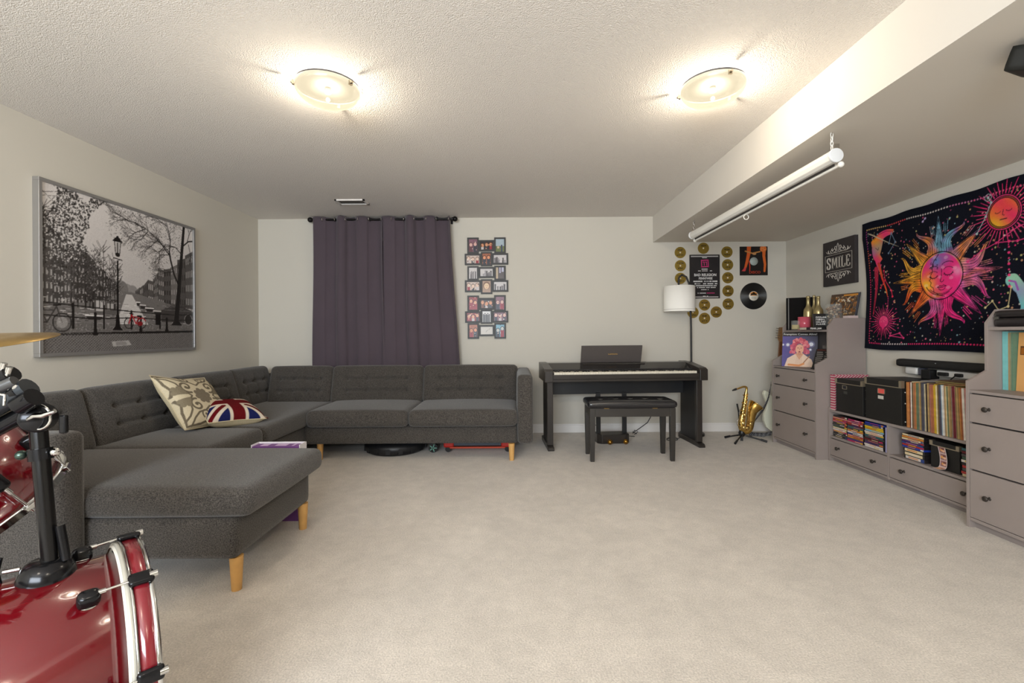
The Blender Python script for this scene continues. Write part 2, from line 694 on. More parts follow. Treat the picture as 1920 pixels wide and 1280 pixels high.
# ------------------------------------------------------------------ ceiling lamps
BRASS = mat('brushed_nickel', (150, 138, 118), 0.35, 0.9)
bowlm = bpy.data.materials.new('frosted_bowl')
bowlm.use_nodes = True
nt = bowlm.node_tree
out = nt.nodes['Material Output']
pb = nt.nodes['Principled BSDF']
pb.inputs['Base Color'].default_value = (.02, .018, .014, 1)
pb.inputs['Roughness'].default_value = 0.25
pb.inputs['Emission Color'].default_value = (*rgb(255, 240, 205), 1)
pb.inputs['Emission Strength'].default_value = 0.52
tr = nt.nodes.new('ShaderNodeBsdfTransparent')
tr.inputs[0].default_value = (*rgb(255, 243, 222), 1)
mx = nt.nodes.new('ShaderNodeMixShader')
mx.inputs[0].default_value = 0.93
nt.links.new(tr.outputs[0], mx.inputs[1])
nt.links.new(pb.outputs[0], mx.inputs[2])
nt.links.new(mx.outputs[0], out.inputs['Surface'])


bulbm = mat('glowing_bulb', (255, 246, 230), .5, emit=((255, 246, 230), 14.0))


def ceiling_lamp(x, y, rot, label, watts, group):
    t = thing('ceiling_lamp', label, 'ceiling light', (x, y, ZC), 0, group)
    MB().lathe([(0.0, 0), (0.166, 0), (0.166, -.010), (0.0, -.010)][::-1], (x, y, ZC), (0, 0, 1), 32).build('ceiling_plate', mat('dark_pan', (34, 31, 28), .7), t)  # plate widened and darkened to hold back light behind the bowl
    prof = []
    r0, dep = 0.172, 0.092
    for k in range(13):
        a = (k / 12) * math.pi / 2
        prof.append((r0 * math.sin(a), -dep * math.cos(a)))
    o = MB().lathe([(r, z - 0.012) for r, z in prof], (x, y, ZC), (0, 0, 1), 48, cap=False).build('glass_bowl', bowlm, t)
    for k in range(3):
        a = rot + k * 2 * math.pi / 3
        c, s = math.cos(a), math.sin(a)
        mb = MB()
        mb.obox((x + c * .172, y + s * .172, ZC - .028), (c, s, 0), (-s, c, 0), (0, 0, 1), .012, .018, .022)
        mb.cyl((x + c * .176, y + s * .176, ZC - .028), (x + c * .188, y + s * .188, ZC - .028), .009, .006)
        mb.build('clip', BRASS, t)
    MB().lathe([(0, -.02), (.016, -.02), (.016, 0), (0, 0)], (x, y, ZC - .018), (0, 0, 1), 16).build('bulb_socket', WHITE, t)
    MB().ball((x, y, ZC - .074), .011, n=16).build('bulb', bulbm, t)
    add_light('bulb_glow', 'POINT', (x, y, ZC - .074), watts * 6.1, (1.0, 0.975, 0.945), 0.027)
    return t


ceiling_lamp(*LAMPS[0], R(-28), 'lit frosted glass bowl lamp on the ceiling above the sofa side', BULB_W, None)
ceiling_lamp(*LAMPS[1], R(35), 'lit frosted glass bowl lamp on the ceiling close to the beam', BULB_W, None)
ceiling_lamp(*FILL_LAMPS[0], R(-28), 'added unseen bowl lamp on the ceiling behind the camera, drum side', FILL_BULB_W, None)
ceiling_lamp(*FILL_LAMPS[1], R(35), 'added unseen bowl lamp on the ceiling behind the camera, beam side', FILL_BULB_W, None)

# ================================================================== CORNER SOFA
def fabric(name, c, dark=0.42):
    m = mat(name, c, 0.95, spec=0.08, sheen=0.25)
    nt = m.node_tree; b = nt.nodes['Principled BSDF']
    tc = nt.nodes.new('ShaderNodeTexCoord')
    a = nt.nodes.new('ShaderNodeTexNoise'); a.inputs['Scale'].default_value = 190; a.inputs['Detail'].default_value = 5
    w = nt.nodes.new('ShaderNodeTexNoise'); w.inputs['Scale'].default_value = 9; w.inputs['Detail'].default_value = 3
    for q in (a, w): nt.links.new(tc.outputs['Object'], q.inputs['Vector'])
    r = nt.nodes.new('ShaderNodeMapRange'); r.inputs['From Min'].default_value = .33; r.inputs['From Max'].default_value = .67
    r.inputs['To Min'].default_value = dark; r.inputs['To Max'].default_value = 1.72
    nt.links.new(a.outputs['Fac'], r.inputs['Value'])
    r2 = nt.nodes.new('ShaderNodeMapRange'); r2.inputs['To Min'].default_value = .9; r2.inputs['To Max'].default_value = 1.1
    nt.links.new(w.outputs['Fac'], r2.inputs['Value'])
    k = nt.nodes.new('ShaderNodeMath'); k.operation = 'MULTIPLY'
    nt.links.new(r.outputs[0], k.inputs[0]); nt.links.new(r2.outputs[0], k.inputs[1])
    s = nt.nodes.new('ShaderNodeVectorMath'); s.operation = 'SCALE'; s.inputs[0].default_value = rgb(*c)
    nt.links.new(k.outputs[0], s.inputs['Scale']); nt.links.new(s.outputs[0], b.inputs['Base Color'])
    bp = nt.nodes.new('ShaderNodeBump'); bp.inputs['Strength'].default_value = .5; bp.inputs['Distance'].default_value = .003
    nt.links.new(a.outputs['Fac'], bp.inputs['Height']); nt.links.new(bp.outputs[0], b.inputs['Normal'])
    return m


FAB = fabric('charcoal_wool_weave', (70, 66, 62))
OAK = mat('oak_leg', (206, 158, 92), 0.45, noise=(18, .12, 4))
sofa = thing('corner_sofa', 'large charcoal grey tufted corner sofa with chaise and short wooden legs', 'sofa', (-1.6, 3.6, 0))


def tufted(w, h, d, cols, rows):
    """displacement for a back cushion: local x width, y depth (front is -y), z height"""
    def fn(P):
        front = P[:, 1] < 0
        x, z = P[:, 0], P[:, 2]
        dis = np.zeros(len(P))
        for zr in rows:
            L = (cols - 1) * w / (cols + 0.6)
            edge = np.clip((L / 2 + .05 - abs(x)) / .08, 0, 1)
            dis += .027 * np.exp(-((z - zr) / .011) ** 2) * edge
            for k in range(cols):
                xc = (k - (cols - 1) / 2) * w / (cols + 0.6)
                dis += .026 * np.exp(-(((x - xc) / .022) ** 2 + ((z - zr) / .020) ** 2))
        for k in range(cols):
            xc = (k - (cols - 1) / 2) * w / (cols + 0.6)
            dis += .005 * np.exp(-((x - xc) / .012) ** 2) * (abs(z) < h * .33)
        P = P.copy()
        P[:, 1] += np.where(front, dis, 0)
        return P
    return fn


ZSEAT = 0.452
BX0, BX1 = -2.92, -1.93      # left run, from its back to its front
# frames
def ubox(name, x0, x1, y0, y1, z0, z1, r=.02, parent=None, res=.03, puff=(0, 0, 0)):
    return soft(name, (x1 - x0, y1 - y0, z1 - z0), res, r, T((x0 + x1) / 2, (y0 + y1) / 2, (z0 + z1) / 2), FAB, parent or sofa, puff)


ubox('base', -1.925, 0.02, 4.12, 5.00, .150, .315)
ubox('base', BX0, -1.93, 2.74, 5.00, .150, .315)
ubox('base', BX0, -1.242, 2.005, 2.735, .150, .335)
ubox('back_frame', -2.92, .02, 4.93, 5.06, .20, .735)
ubox('back_frame', -2.965, -2.84, 2.0, 5.06, .20, .735)
ubox('armrest', .022, .158, 4.065, 5.02, .155, .778, .035, puff=(.008, 0, 0))
ubox('armrest', -2.93, -1.885, 1.868, 2.000, .130, .738, .035, puff=(0, .008, 0))
# seat cushions
def seat(x0, x1, y0, y1, z0, z1, crown=.022):
    def fn(P):
        P = P.copy()
        bot = P[:, 2] < 0
        P[bot, 2] = np.maximum(P[bot, 2], -(z1 - z0) / 2)
        return P
    return soft('seat_cushion', (x1 - x0, y1 - y0, z1 - z0), .022, .042, T((x0 + x1) / 2, (y0 + y1) / 2, (z0 + z1) / 2), FAB, sofa, (.006, .006, crown), fn)


seat(-0.962, 0.016, 4.05, 4.93, .318, .462)
seat(-1.880, -0.966, 4.05, 4.93, .318, .462)
seat(-2.80, -1.884, 3.41, 4.93, .318, .455, .015)
seat(-2.80, -1.884, 2.775, 3.406, .318, .455, .015)
seat(-2.80, -1.172, 1.995, 2.770, .338, .462, .018)
# back cushions, leaning
def back(xc, yc, w, rot, cols=4, lean=15, h=.40):
    d = .17
    M = T(xc, yc, .615) @ Matrix.Rotation(rot, 4, 'Z') @ Matrix.Rotation(R(-lean), 4, 'X')
    return soft('back_cushion', (w, d, h), .0125, .045, M, FAB, sofa, (.006, .02, .008), tufted(w, h, d, cols, (.055, -.068)))


back(-0.465, 4.80, 0.985, 0, 4)
back(-1.440, 4.80, 0.950, 0, 4)
back(-2.245, 4.80, 0.650, 0, 4)
back(-2.712, 4.60, 0.640, R(90), 3)
back(-2.712, 3.945, 0.740, R(90), 3)
back(-2.712, 3.200, 0.740, R(90), 3)
back(-2.712, 2.420, 0.800, R(90), 3)
for p in ((-0.035, 4.12), (-1.80, 4.18), (-0.035, 4.93), (-1.85, 4.93), (-2.85, 4.93), (-1.262, 2.045), (-1.262, 2.685), (-2.05, 1.95), (-2.85, 1.95), (-2.85, 3.4)):
    z1 = .152
    MB().cyl((p[0], p[1], 0), (p[0], p[1], z1), .021, .029, 20).build('leg', OAK, sofa)
# seam line (piping) along the chaise cushion front
MB().tube([(-1.93 + k * .07, 1.9935, .432 + .002 * math.sin(k)) for k in range(11)], .0022, 6).build('piping', FAB, sofa)

# ------------------------------------------------------------------ throw pillows
def pillow_pts(w, h, t, n, corner=.10):
    """returns grid of (x, y, z) for top & bottom of a square pillow in local coords"""
    def f(P, sgn):
        u = P[:, 0] / w * 2 - 1
        v = P[:, 1] / h * 2 - 1
        k = (np.clip(1 - u ** 4, 0, 1) * np.clip(1 - v ** 4, 0, 1)) ** .55
        Q = P.copy()
        sx = 1 - corner * (1 - abs(v)) * abs(u) ** 2 * .9
        sy = 1 - corner * (1 - abs(u)) * abs(v) ** 2 * .9
        Q[:, 0] = u * w / 2 * sx
        Q[:, 1] = v * h / 2 * sy
        Q[:, 2] = sgn * t / 2 * k
        return Q
    return f


def pillow(name, label, w, h, t, M, paint, backmat):
    root = bpy.data.objects.new(name, None)
    COL.objects.link(root)
    c = M.translation
    root.location = c
    reg(root, T(*c))
    tag(root, label, 'cushion')
    f = pillow_pts(w, h, t, 0)
    paint.sheet('front_cover', M, root, .9, fn=lambda P: f(P, 1), spec=.1)
    n = 40
    gx, gy = np.meshgrid(np.linspace(0, w, n), np.linspace(0, h, n))
    P = f(np.stack([gx.ravel(), gy.ravel(), np.zeros(n * n)], 1), -1)
    V = [M @ Vector(p) for p in P]
    Q = []
    for j in range(n - 1):
        for i in range(n - 1):
            a = j * n + i
            Q.append((a, a + n, a + n + 1, a + 1))
    link_mesh('back_cover', V, Q, backmat, root, sm=[True] * len(Q))
    edge = [(i, 0) for i in range(n)] + [(n - 1, j) for j in range(1, n)] + [(i, n - 1) for i in range(n - 2, -1, -1)] + [(0, j) for j in range(n - 2, 0, -1)]
    MB().tube([V[j * n + i] for i, j in edge], .004, 6, closed=True).build('piping', backmat, root)
    return root


CREAM = mat('cream_linen', (206, 192, 160), .9, noise=(220, .12, 2), bump=(300, .3, .002), spec=.1)
# big cream pillow with taupe scrolls
p = Paint(.50, .50, 320, (208, 196, 168))
tp = (112, 102, 86)
def spiral(cx, cy, r, turns, a0, sgn, w, col):
    pts = []
    for k in range(40):
        t = k / 39
        rr = r * (1 - .82 * t)
        a = a0 + sgn * t * turns * 2 * math.pi
        pts.append((cx + rr * math.cos(a), cy + rr * math.sin(a)))
    p.path(pts, w, col)
    p.disc(pts[-1][0], pts[-1][1], w * .8, col)
for sx in (-1, 1):
    for sy in (-1, 1):
        def q(x, y): return (.25 + sx * x, .25 + sy * y)
        c = q(.10, .085); spiral(c[0], c[1], .058, 1.15, math.atan2(-sy * 1, -sx * .3), sx * sy, .017, tp)
        c = q(.062, .165); spiral(c[0], c[1], .040, 1.0, math.atan2(sy, sx), -sx * sy, .013, tp)
        p.path([q(.0, .10), q(.05, .135), q(.12, .15), q(.17, .19), q(.20, .235)], .014, tp)
        p.path([q(.10, .0), q(.15, .05), q(.165, .12), q(.20, .17), q(.235, .20)], .014, tp)
        p.path([q(.235, .235), q(.13, .235), q(.07, .222), q(.02, .24)], .011, tp, w2=.016)
        p.path([q(.235, .235), q(.235, .13), q(.222, .07), q(.24, .02)], .011, tp, w2=.016)
        for a, L in ((.35, .07), (.85, .085), (1.3, .07)):
            e = q(.15 + L * math.cos(a), .02 + L * math.sin(a) * .8)
            p.line(q(.13, .02), e, .014, (134, 124, 104), w2=.036)
            p.disc(e[0], e[1], .019, (134, 124, 104))
for k in range(8):
    a = k * math.pi / 4 + .2
    e = (.25 + .052 * math.cos(a), .25 + .052 * math.sin(a))
    p.line((.25, .25), e, .012, (124, 114, 98), w2=.04)
    p.disc(e[0], e[1], .021, (124, 114, 98))
p.noise(.03)
M = frame((-2.335, 3.40, .675), (0.12, .955, -.18), (-.62, -.02, .78))
M = T(-2.405, 3.415, .640) @ Matrix.Rotation(R(90), 4, 'Z') @ Matrix.Rotation(R(50), 4, 'X') @ Matrix.Rotation(R(-10), 4, 'Z')
pillow('throw_pillow', 'large square cream throw pillow with taupe scroll pattern leaning on the sofa back', .49, .47, .15, M, p, CREAM)

# union jack pillow
p = Paint(.42, .42, 300, (28, 34, 84))
W_, R_ = (214, 202, 184), (98, 16, 22)
p.line((0, 0), (.42, .42), .085, W_); p.line((0, .42), (.42, 0), .085, W_)
p.line((0, 0), (.42, .42), .032, R_); p.line((0, .42), (.42, 0), .032, R_)
p.rect(.145, 0, .275, .42, W_); p.rect(0, .145, .42, .275, W_)
p.rect(.168, 0, .252, .42, R_); p.rect(0, .168, .42, .252, R_)
p.noise(.02)
M = T(-2.225, 3.530, .548) @ Matrix.Rotation(R(52), 4, 'Z') @ Matrix.Rotation(R(14), 4, 'X') @ Matrix.Rotation(R(4), 4, 'Y')
pillow('throw_pillow', 'small throw pillow with a british flag pattern lying on the sofa seat', .40, .36, .16, M, p, CREAM)

# ------------------------------------------------------------------ things under and behind the sofa
GOLDEN = None
gb = thing('board_game', 'flat purple and white game box standing on edge behind the chaise', 'box', (-1.43, 2.86, 0))
bx0, bx1 = -1.625, -1.335
MB().box(bx0, bx1, 2.795, 2.875, 0, .460).build('box_body', mat('purple_card', (112, 62, 130), .5), gb)
mb = MB()
mb.box(bx0 - .004, bx1 + .004, 2.876, 2.884, .0, .470)
mb.box(bx1 + .001, bx1 + .006, 2.795, 2.884, .0, .470)
mb.box(bx0 - .006, bx0 - .001, 2.795, 2.884, .0, .470)
mb.build('box_lid', mat('box_white', (226, 222, 226), .5), gb)
mb = MB()
for a, b_ in ((.04, .085), (.13, .2), (.235, .25)):
    mb.box(bx0 + a, bx0 + b_, 2.815, 2.86, .460, .4612)
mb.build('cover_print', mat('pale_lilac', (208, 180, 214), .5), gb)

BLK = mat('black_plastic', (22, 22, 24), .35)
RUB = mat('black_rubber', (26, 27, 30), .42, bump=(60, .2, .003))
mb = MB()
cx, cy = -1.19, 4.52
path = [(cx + .24 * math.cos(a), cy + .24 * math.sin(a), .062) for a in [2 * math.pi * k / 40 for k in range(40)]]
mb.use(RUB).tube(path, .062, 14, closed=True)
mb.lathe([(0, .03), (.2, .03), (.2, .07), (0, .07)], (cx, cy, 0), (0, 0, 1), 32)
for k in range(16):
    a = 2 * math.pi * k / 16
    mb.obox((cx + .296 * math.cos(a), cy + .296 * math.sin(a), .05), (math.cos(a), math.sin(a), 0), (-math.sin(a), math.cos(a), 0), (0, 0, 1), .012, .04, .05)
one('rubber_ring', 'round black rubber ring lying on the carpet under the sofa', 'rubber ring', mb, origin=(cx, cy, 0))
REDP = mat('red_plastic', (186, 38, 28), .35)
toy = thing('scooter_board', 'red and dark grey toy scooter board lying under the sofa', 'toy', (-.4, 4.55, 0))
mb = MB()
mb.box(-.62, -.12, 4.42, 4.62, .055, .09)
mb.build('deck', mat('toy_grey', (60, 66, 76), .5), toy, bevel=.01)
MB().box(-.70, -.60, 4.40, 4.64, .045, .105).build('bumper', REDP, toy, bevel=.015)
MB().box(-.14, -.03, 4.40, 4.64, .045, .105).build('bumper', REDP, toy, bevel=.015)
mb = MB(); mb.box(-.64, -.10, 4.41, 4.63, .035, .05)
mb.build('rail', mat('orange_red', (206, 74, 40), .4), toy, bevel=.004)
for x in (-.655, -.075):
    for y in (4.43, 4.61):
        MB().cyl((x, y - .015, .03), (x, y + .015, .03), .03).build('wheel', BLK, toy)
toy2 = thing('toy_wheel', 'small black and green wheel beside the red toy board', 'toy', (-.80, 4.42, 0))
MB().cyl((-.80, 4.40, .045), (-.80, 4.44, .045), .045, n=24).build('tyre', BLK, toy2)
mb = MB()
for k in range(5):
    a = k * 2 * math.pi / 5
    mb.obox((-.80 + .022 * math.cos(a), 4.397, .045 + .022 * math.sin(a)), (math.cos(a), 0, math.sin(a)), (0, 1, 0), (-math.sin(a), 0, math.cos(a)), .03, .004, .008)
mb.build('spokes', mat('mint_plastic', (120, 178, 158), .4), toy2)

# ================================================================== CURTAIN
CURT = mat('plum_grey_cloth', (84, 74, 81), .9, noise=(3, .05, 3), bump=(400, .2, .0015), spec=.1, sheen=.2)
CRD = mat('curtain_rod_black', (30, 28, 28), .35, .6)
STEEL = mat('polished_steel', (200, 196, 190), .2, 1.0)
rodt = thing('curtain_rod', 'thin dark curtain rod with round finials close under the ceiling', 'curtain rod', (-1.48, 5.16, 2.46))
RZ, RY = 2.462, 5.165
MB().cyl((-2.29, RY, RZ), (-.70, RY, RZ), .012).build('pole', CRD, rodt)
for x, s in ((-2.32, -1), (-.67, 1)):
    mb = MB(); mb.ball((x, RY, RZ), .030); mb.cyl((x - s * .035, RY, RZ), (x - s * .02, RY, RZ), .018)
    mb.build('finial', CRD, rodt)
for x in (-2.27, -.72):
    mb = MB(); mb.box(x - .006, x + .006, RY, YB, RZ - .008, RZ + .008); mb.box(x - .012, x + .012, YB - .006, YB, RZ - .035, RZ + .03)
    mb.build('bracket', CRD, rodt)


def curtain(label, xt0, xt1, xb0, xb1, waves, ph):
    t = thing('curtain', label, 'curtain', ((xt0 + xt1) / 2, RY, .35), 0, None)
    nx, nz = 140, 40
    V, Fc = [], []
    ztop, zbot = 2.495, .35
    for j in range(nz):
        tz = j / (nz - 1)
        z = ztop + (zbot - ztop) * tz
        for i in range(nx):
            u = i / (nx - 1)
            x = (xt0 + (xt1 - xt0) * u) * (1 - tz) + (xb0 + (xb1 - xb0) * u) * tz
            a = 2 * math.pi * waves * (u + .035 * math.sin(6 * u + ph)) + ph
            s_ = math.sin(a)
            amp = (.042 - .016 * tz) * (.75 + .35 * math.sin(11 * u + ph))
            y = RY - .012 + amp * math.copysign(abs(s_) ** .55, s_) + .006 * math.sin(9 * u + 5 * tz)
            zz = z
            if j == 0:
                zz += -.018 * max(0, -math.cos(a * 1.0 + 1.57)) * 0
                zz += -.012 * (0.5 + .5 * math.sin(a))
            V.append((x + .004 * math.sin(7 * tz + 3 * u), y, zz))
    for j in range(nz - 1):
        for i in range(nx - 1):
            a = j * nx + i
            Fc.append((a, a + nx, a + nx + 1, a + 1))
    o = link_mesh('cloth', [Vector(v) for v in V], Fc, CURT, t, sm=[True] * len(Fc))
    m = o.modifiers.new('s', 'SOLIDIFY'); m.thickness = .002
    k = 0
    for k in range(int(waves * 2) + 2):
        u = (k * math.pi - ph) / (2 * math.pi * waves)
        if 0.015 < u < .985:
            x = xt0 + (xt1 - xt0) * u
            sg = 1 if math.cos(2 * math.pi * waves * u + ph) > 0 else -1
            pts = [(x + sg * .010 * math.cos(q) * .6, RY - .012 + .024 * math.cos(q) * 1.0, RZ + .024 * math.sin(q)) for q in [2 * math.pi * w / 20 for w in range(20)]]
            MB().tube(pts, .0035, 6, closed=True).build('grommet', STEEL, t)
    return t


curtain('left plum grey grommet curtain panel hanging behind the sofa', -2.28, -1.49, -2.30, -1.47, 3.0, 3.6)
curtain('right plum grey grommet curtain panel, its lower edge flaring toward the photo frames', -1.49, -.73, -1.50, -.60, 3.0, 3.6)

# ================================================================== BIG PICTURE ON THE LEFT WALL
PX = XL + .03
py0, py1, pz0, pz1 = 2.80, 4.175, 1.02, 2.14
pic = thing('framed_picture', 'large framed black and white canal photograph in a silver frame on the left wall', 'picture', (XL, (py0 + py1) / 2, pz0))
ALU = mat('aluminium_frame', (168, 166, 164), .35, .7)
mb = MB(); fw = .022
for a in ((py0, py1, pz0, pz0 + fw), (py0, py1, pz1 - fw, pz1)):
    mb.box(XL, PX + .012, a[0], a[1], a[2], a[3])
for a in ((py0, py0 + fw, pz0 + fw, pz1 - fw), (py1 - fw, py1, pz0 + fw, pz1 - fw)):
    mb.box(XL, PX + .012, a[0], a[1], a[2], a[3])
mb.build('frame', ALU, pic, bevel=.002)
MB().box(XL, PX - .004, py0 + .01, py1 - .01, pz0 + .01, pz1 - .01).build('backing_board', BLK, pic)
A = Paint(1.0, .81, 300, (214, 208, 204))      # u 0..1, v 0..0.81
def g(v, wm=4): return (v + wm, v, v - wm // 2)
VS = .81
A.rect(0, 0, 1, VS, lambda X, Y: np.stack([(.70 + .16 * np.clip(Y / .8, 0, 1))] * 3, -1) * np.array([1.0, .975, .965]))
# far haze houses, right row
def building(x0, x1, y0a, y0b, ya, yb, base, win, rows, cols_):
    A.poly([(x0, y0a), (x1, y0b), (x1, yb), (x0, ya)], base)
    for r in range(rows):
        for c in range(cols_):
            for_ = lambda t, k: (x0 + (x1 - x0) * t, (y0a + (y0b - y0a) * t) * (1 - k) + (ya + (yb - ya) * t) * k)
            t0, t1 = (c + .25) / cols_, (c + .7) / cols_
            k0, k1 = (r + .25) / rows, (r + .72) / rows
            A.poly([for_(t0, k0), for_(t1, k0), for_(t1, k1), for_(t0, k1)], win)
A.rect(.40, .24, .52, .36, g(150))
A.disc(.47, .33, .05, g(146)); A.disc(.51, .34, .035, g(140)); A.disc(.43, .345, .05, g(120))
hs = [(.53, .56, .345, .37), (.56, .585, .365, .385), (.585, .62, .38, .42), (.62, .66, .42, .415), (.66, .70, .43, .48), (.70, .745, .50, .495), (.745, .80, .50, .515), (.80, .86, .52, .55), (.86, .93, .58, .60), (.93, 1.0, .62, .66)]
for i, (x0, x1, ya, yb) in enumerate(hs):
    building(x0, x1, .27, .262, ya, yb, g(random.randint(78, 112)), g(random.randint(150, 180) if i % 2 else 48), 4 if x0 > .65 else 2, 4 if x0 > .8 else 3)
    A.line((x0, ya), (x0, .27), .003, g(60))
hl = [(.0, .06, .64, .60), (.06, .11, .585, .55), (.11, .16, .555, .53), (.16, .22, .52, .50), (.22, .28, .52, .47), (.28, .34, .46, .43), (.34, .38, .41, .39), (.38, .42, .38, .34)]
for i, (x0, x1, ya, yb) in enumerate(hl):
    building(x0, x1, .22, .235, ya, yb, g(random.randint(50, 84)), g(random.choice((165, 150, 190, 30))), 6 - i // 2, 3)
# water
A.poly([(0, .12), (1, .12), (1, .25), (.50, .335), (.44, .335), (.30, .26), (0, .24)], g(112))
A.poly([(.40, .15), (.62, .15), (.505, .32), (.465, .32)], g(196))
for k in range(260):
    x, y = random.uniform(.0, 1), random.uniform(.14, .27)
    A.line((x, y), (x + random.uniform(.01, .03), y), .003, g(random.choice((60, 80, 160, 200)) if abs(x - .5) > .1 else random.choice((215, 160, 225))))
# house boat, boats
A.poly([(.27, .2), (.40, .2), (.40, .275), (.27, .275)], g(92)); A.rect(.28, .215, .33, .272, g(186)); A.rect(.345, .225, .39, .26, g(170)); A.rect(.26, .272, .41, .282, g(60))
for bx, by, bw in ((.56, .265, .04), (.60, .25, .06), (.66, .235, .08), (.535, .28, .025), (.22, .19, .10)):
    A.poly([(bx, by), (bx + bw, by), (bx + bw * .85, by - .022), (bx + bw * .15, by - .022)], g(46)); A.line((bx, by), (bx + bw, by), .006, g(220))
A.rect(.72, .17, 1, .245, g(64)); A.disc(.955, .19, .035, g(36), ry=.03); A.ring(.955, .19, .035, .006, g(140))
for k in range(70):
    A.line((.74 + random.random() * .26, .25 + random.random() * .05), (.74 + random.random() * .26, .25), .0025, g(50), a=.5)
# bare trees in front of the left houses
for k in range(15):
    x = random.uniform(.06, .42); top = random.uniform(.45, .60) - .25 * max(0, x - .2)
    A.line((x, .23), (x + random.uniform(-.01, .01), top), .006, g(44), w2=.002)
    for j in range(24):
        y = random.uniform(.30, top); d = random.choice((-1, 1))
        A.line((x, y), (x + d * random.uniform(.01, .045), y + random.uniform(.01, .06)), .0022, g(random.choice((50, 70, 90))))
A.dots(900, .03, .44, .26, .55, .001, .0035, [g(40), g(70), g(150), g(185)], keep=lambda x, y: y < .62 - .55 * max(0, x - .12))
# left foliage
for k in range(26):
    x, y = random.uniform(-.02, .24), random.uniform(.52, .80)
    A.line((-.02, .60 + random.random() * .22), (x, y), .0022, g(44))
A.dots(2600, .0, .34, .42, .81, .0015, .0055, [g(34), g(48), g(66), g(80)], keep=lambda x, y: (x < .30 - (.81 - y) * .25 + .03 * math.sin(25 * y)) and random.random() < .95 and math.sin(31 * x + 5 * y) + math.sin(23 * y - 9 * x) > -1.0)
A.dots(500, .02, .30, .45, .78, .002, .004, [g(215)], keep=lambda x, y: x < .28 - (.81 - y) * .25)
# right tree: trunk, limbs and recursive twigs
A.path([(.845, .155), (.855, .25), (.875, .42), (.895, .60), (.92, .82)], .042, g(26), w2=.020)
A.poly([(.80, .15), (.90, .15), (.865, .18), (.83, .18)], g(26))
def twig(x, y, a, L, w, d):
    x2, y2 = x + L * math.cos(a), y + L * math.sin(a)
    A.line((x, y), (x2, y2), w, g(34 if d > 2 else 60), w2=w * .7)
    if d > 0:
        for k in range(3 if d > 1 else 2):
            twig(x2 if k else (x + x2) / 2, y2 if k else (y + y2) / 2, a + random.uniform(-.75, .75), L * random.uniform(.62, .82), w * .62, d - 1)
A.path([(.865, .42), (.83, .48), (.80, .57), (.79, .62)], .013, g(28))
A.path([(.79, .60), (.72, .66), (.62, .72), (.52, .74)], .008, g(30), w2=.003)
A.path([(.90, .62), (.84, .66), (.76, .66)], .007, g(30), w2=.003)
A.path([(.79, .61), (.80, .70), (.77, .80)], .009, g(30), w2=.004)
A.path([(.91, .68), (.96, .72), (1, .73)], .009, g(30))
for (x, y, a) in ((.79, .62, 2.6), (.79, .6, 3.3), (.73, .66, 3.0), (.66, .70, 2.7), (.83, .5, 3.4), (.6, .72, 3.6), (.55, .74, 3.1), (.77, .78, 2.8), (.80, .68, 1.9), (.84, .66, 3.3), (.95, .72, 1.2), (.70, .68, 3.9), (.62, .71, 4.0), (.96, .7, 5.0), (.5, .74, 2.9), (.76, .66, 4.0)):
    twig(x, y, a, .075, .005, 4)
A.dots(1500, .36, .90, .44, .81, .0012, .0028, [g(58), g(80), g(100)], keep=lambda x, y: y > .46 + .18 * abs(x - .68) / .32 and random.random() < .5 + .5 * (y > .6))
# quay and cobbles
A.rect(0, .085, 1, .15, g(104)); A.dots(900, 0, 1, .088, .15, .001, .003, [g(80), g(130), g(150)])
A.poly([(0, .085), (1, .105), (1, .118), (0, .096)], g(22))
A.poly([(0, 0), (1, 0), (1, .103), (0, .083)], g(108))
for r in range(13):
    y = .006 + r * .0072
    for c in range(64):
        x = (c + (r % 2) * .5) / 62
        A.line((x, y), (x + .008, y + .004), .0032, g(random.choice((60, 70, 84))))
        A.line((x + .008, y + .004), (x + .015, y), .002, g(150))
A.poly([(.38, .025), (.50, .03), (.48, .058), (.37, .052)], g(172)); A.poly([(.40, .03), (.47, .033), (.46, .052), (.395, .05)], g(140))
# railing, posts, bollards
for y0, y1 in ((.245, .205), (.185, .17)):
    A.path([(0, y0), (.25, y0 - .012), (.52, y1 + .018), (.82, y1 + .012), (1, y1 + .02)], .006, g(28))
for x, y0, y1, w in ((.155, .125, .245, .014), (.325, .125, .245, .011), (.50, .125, .225, .012), (.71, .13, .215, .012)):
    A.line((x, y0), (x, y1), w, g(24))
for x, y0, y1 in ((.275, .095, .20), (.565, .105, .195), (.765, .12, .19)):
    A.line((x, y0), (x, y1), .020, g(22), w2=.013); A.disc(x, y1, .009, g(22)); A.rect(x - .015, y0 - .008, x + .015, y0 + .004, g(22))
A.rect(.675, .15, .715, .215, g(20))
# street lamp
A.poly([(.375, .115), (.445, .115), (.425, .135), (.42, .20), (.40, .20), (.395, .135)], g(18))
A.line((.41, .19), (.412, .50), .013, g(18), w2=.009); A.line((.385, .515), (.44, .508), .005, g(24))
A.poly([(.392, .61), (.432, .61), (.424, .53), (.400, .53)], g(190)); A.line((.392, .61), (.400, .53), .004, g(24)); A.line((.432, .61), (.424, .53), .004, g(24))
A.line((.412, .54), (.412, .60), .006, g(60)); A.disc(.412, .535, .014, g(22), ry=.012)
A.poly([(.378, .606), (.446, .606), (.424, .63), (.400, .63)], g(20)); A.disc(.412, .632, .008, g(20))
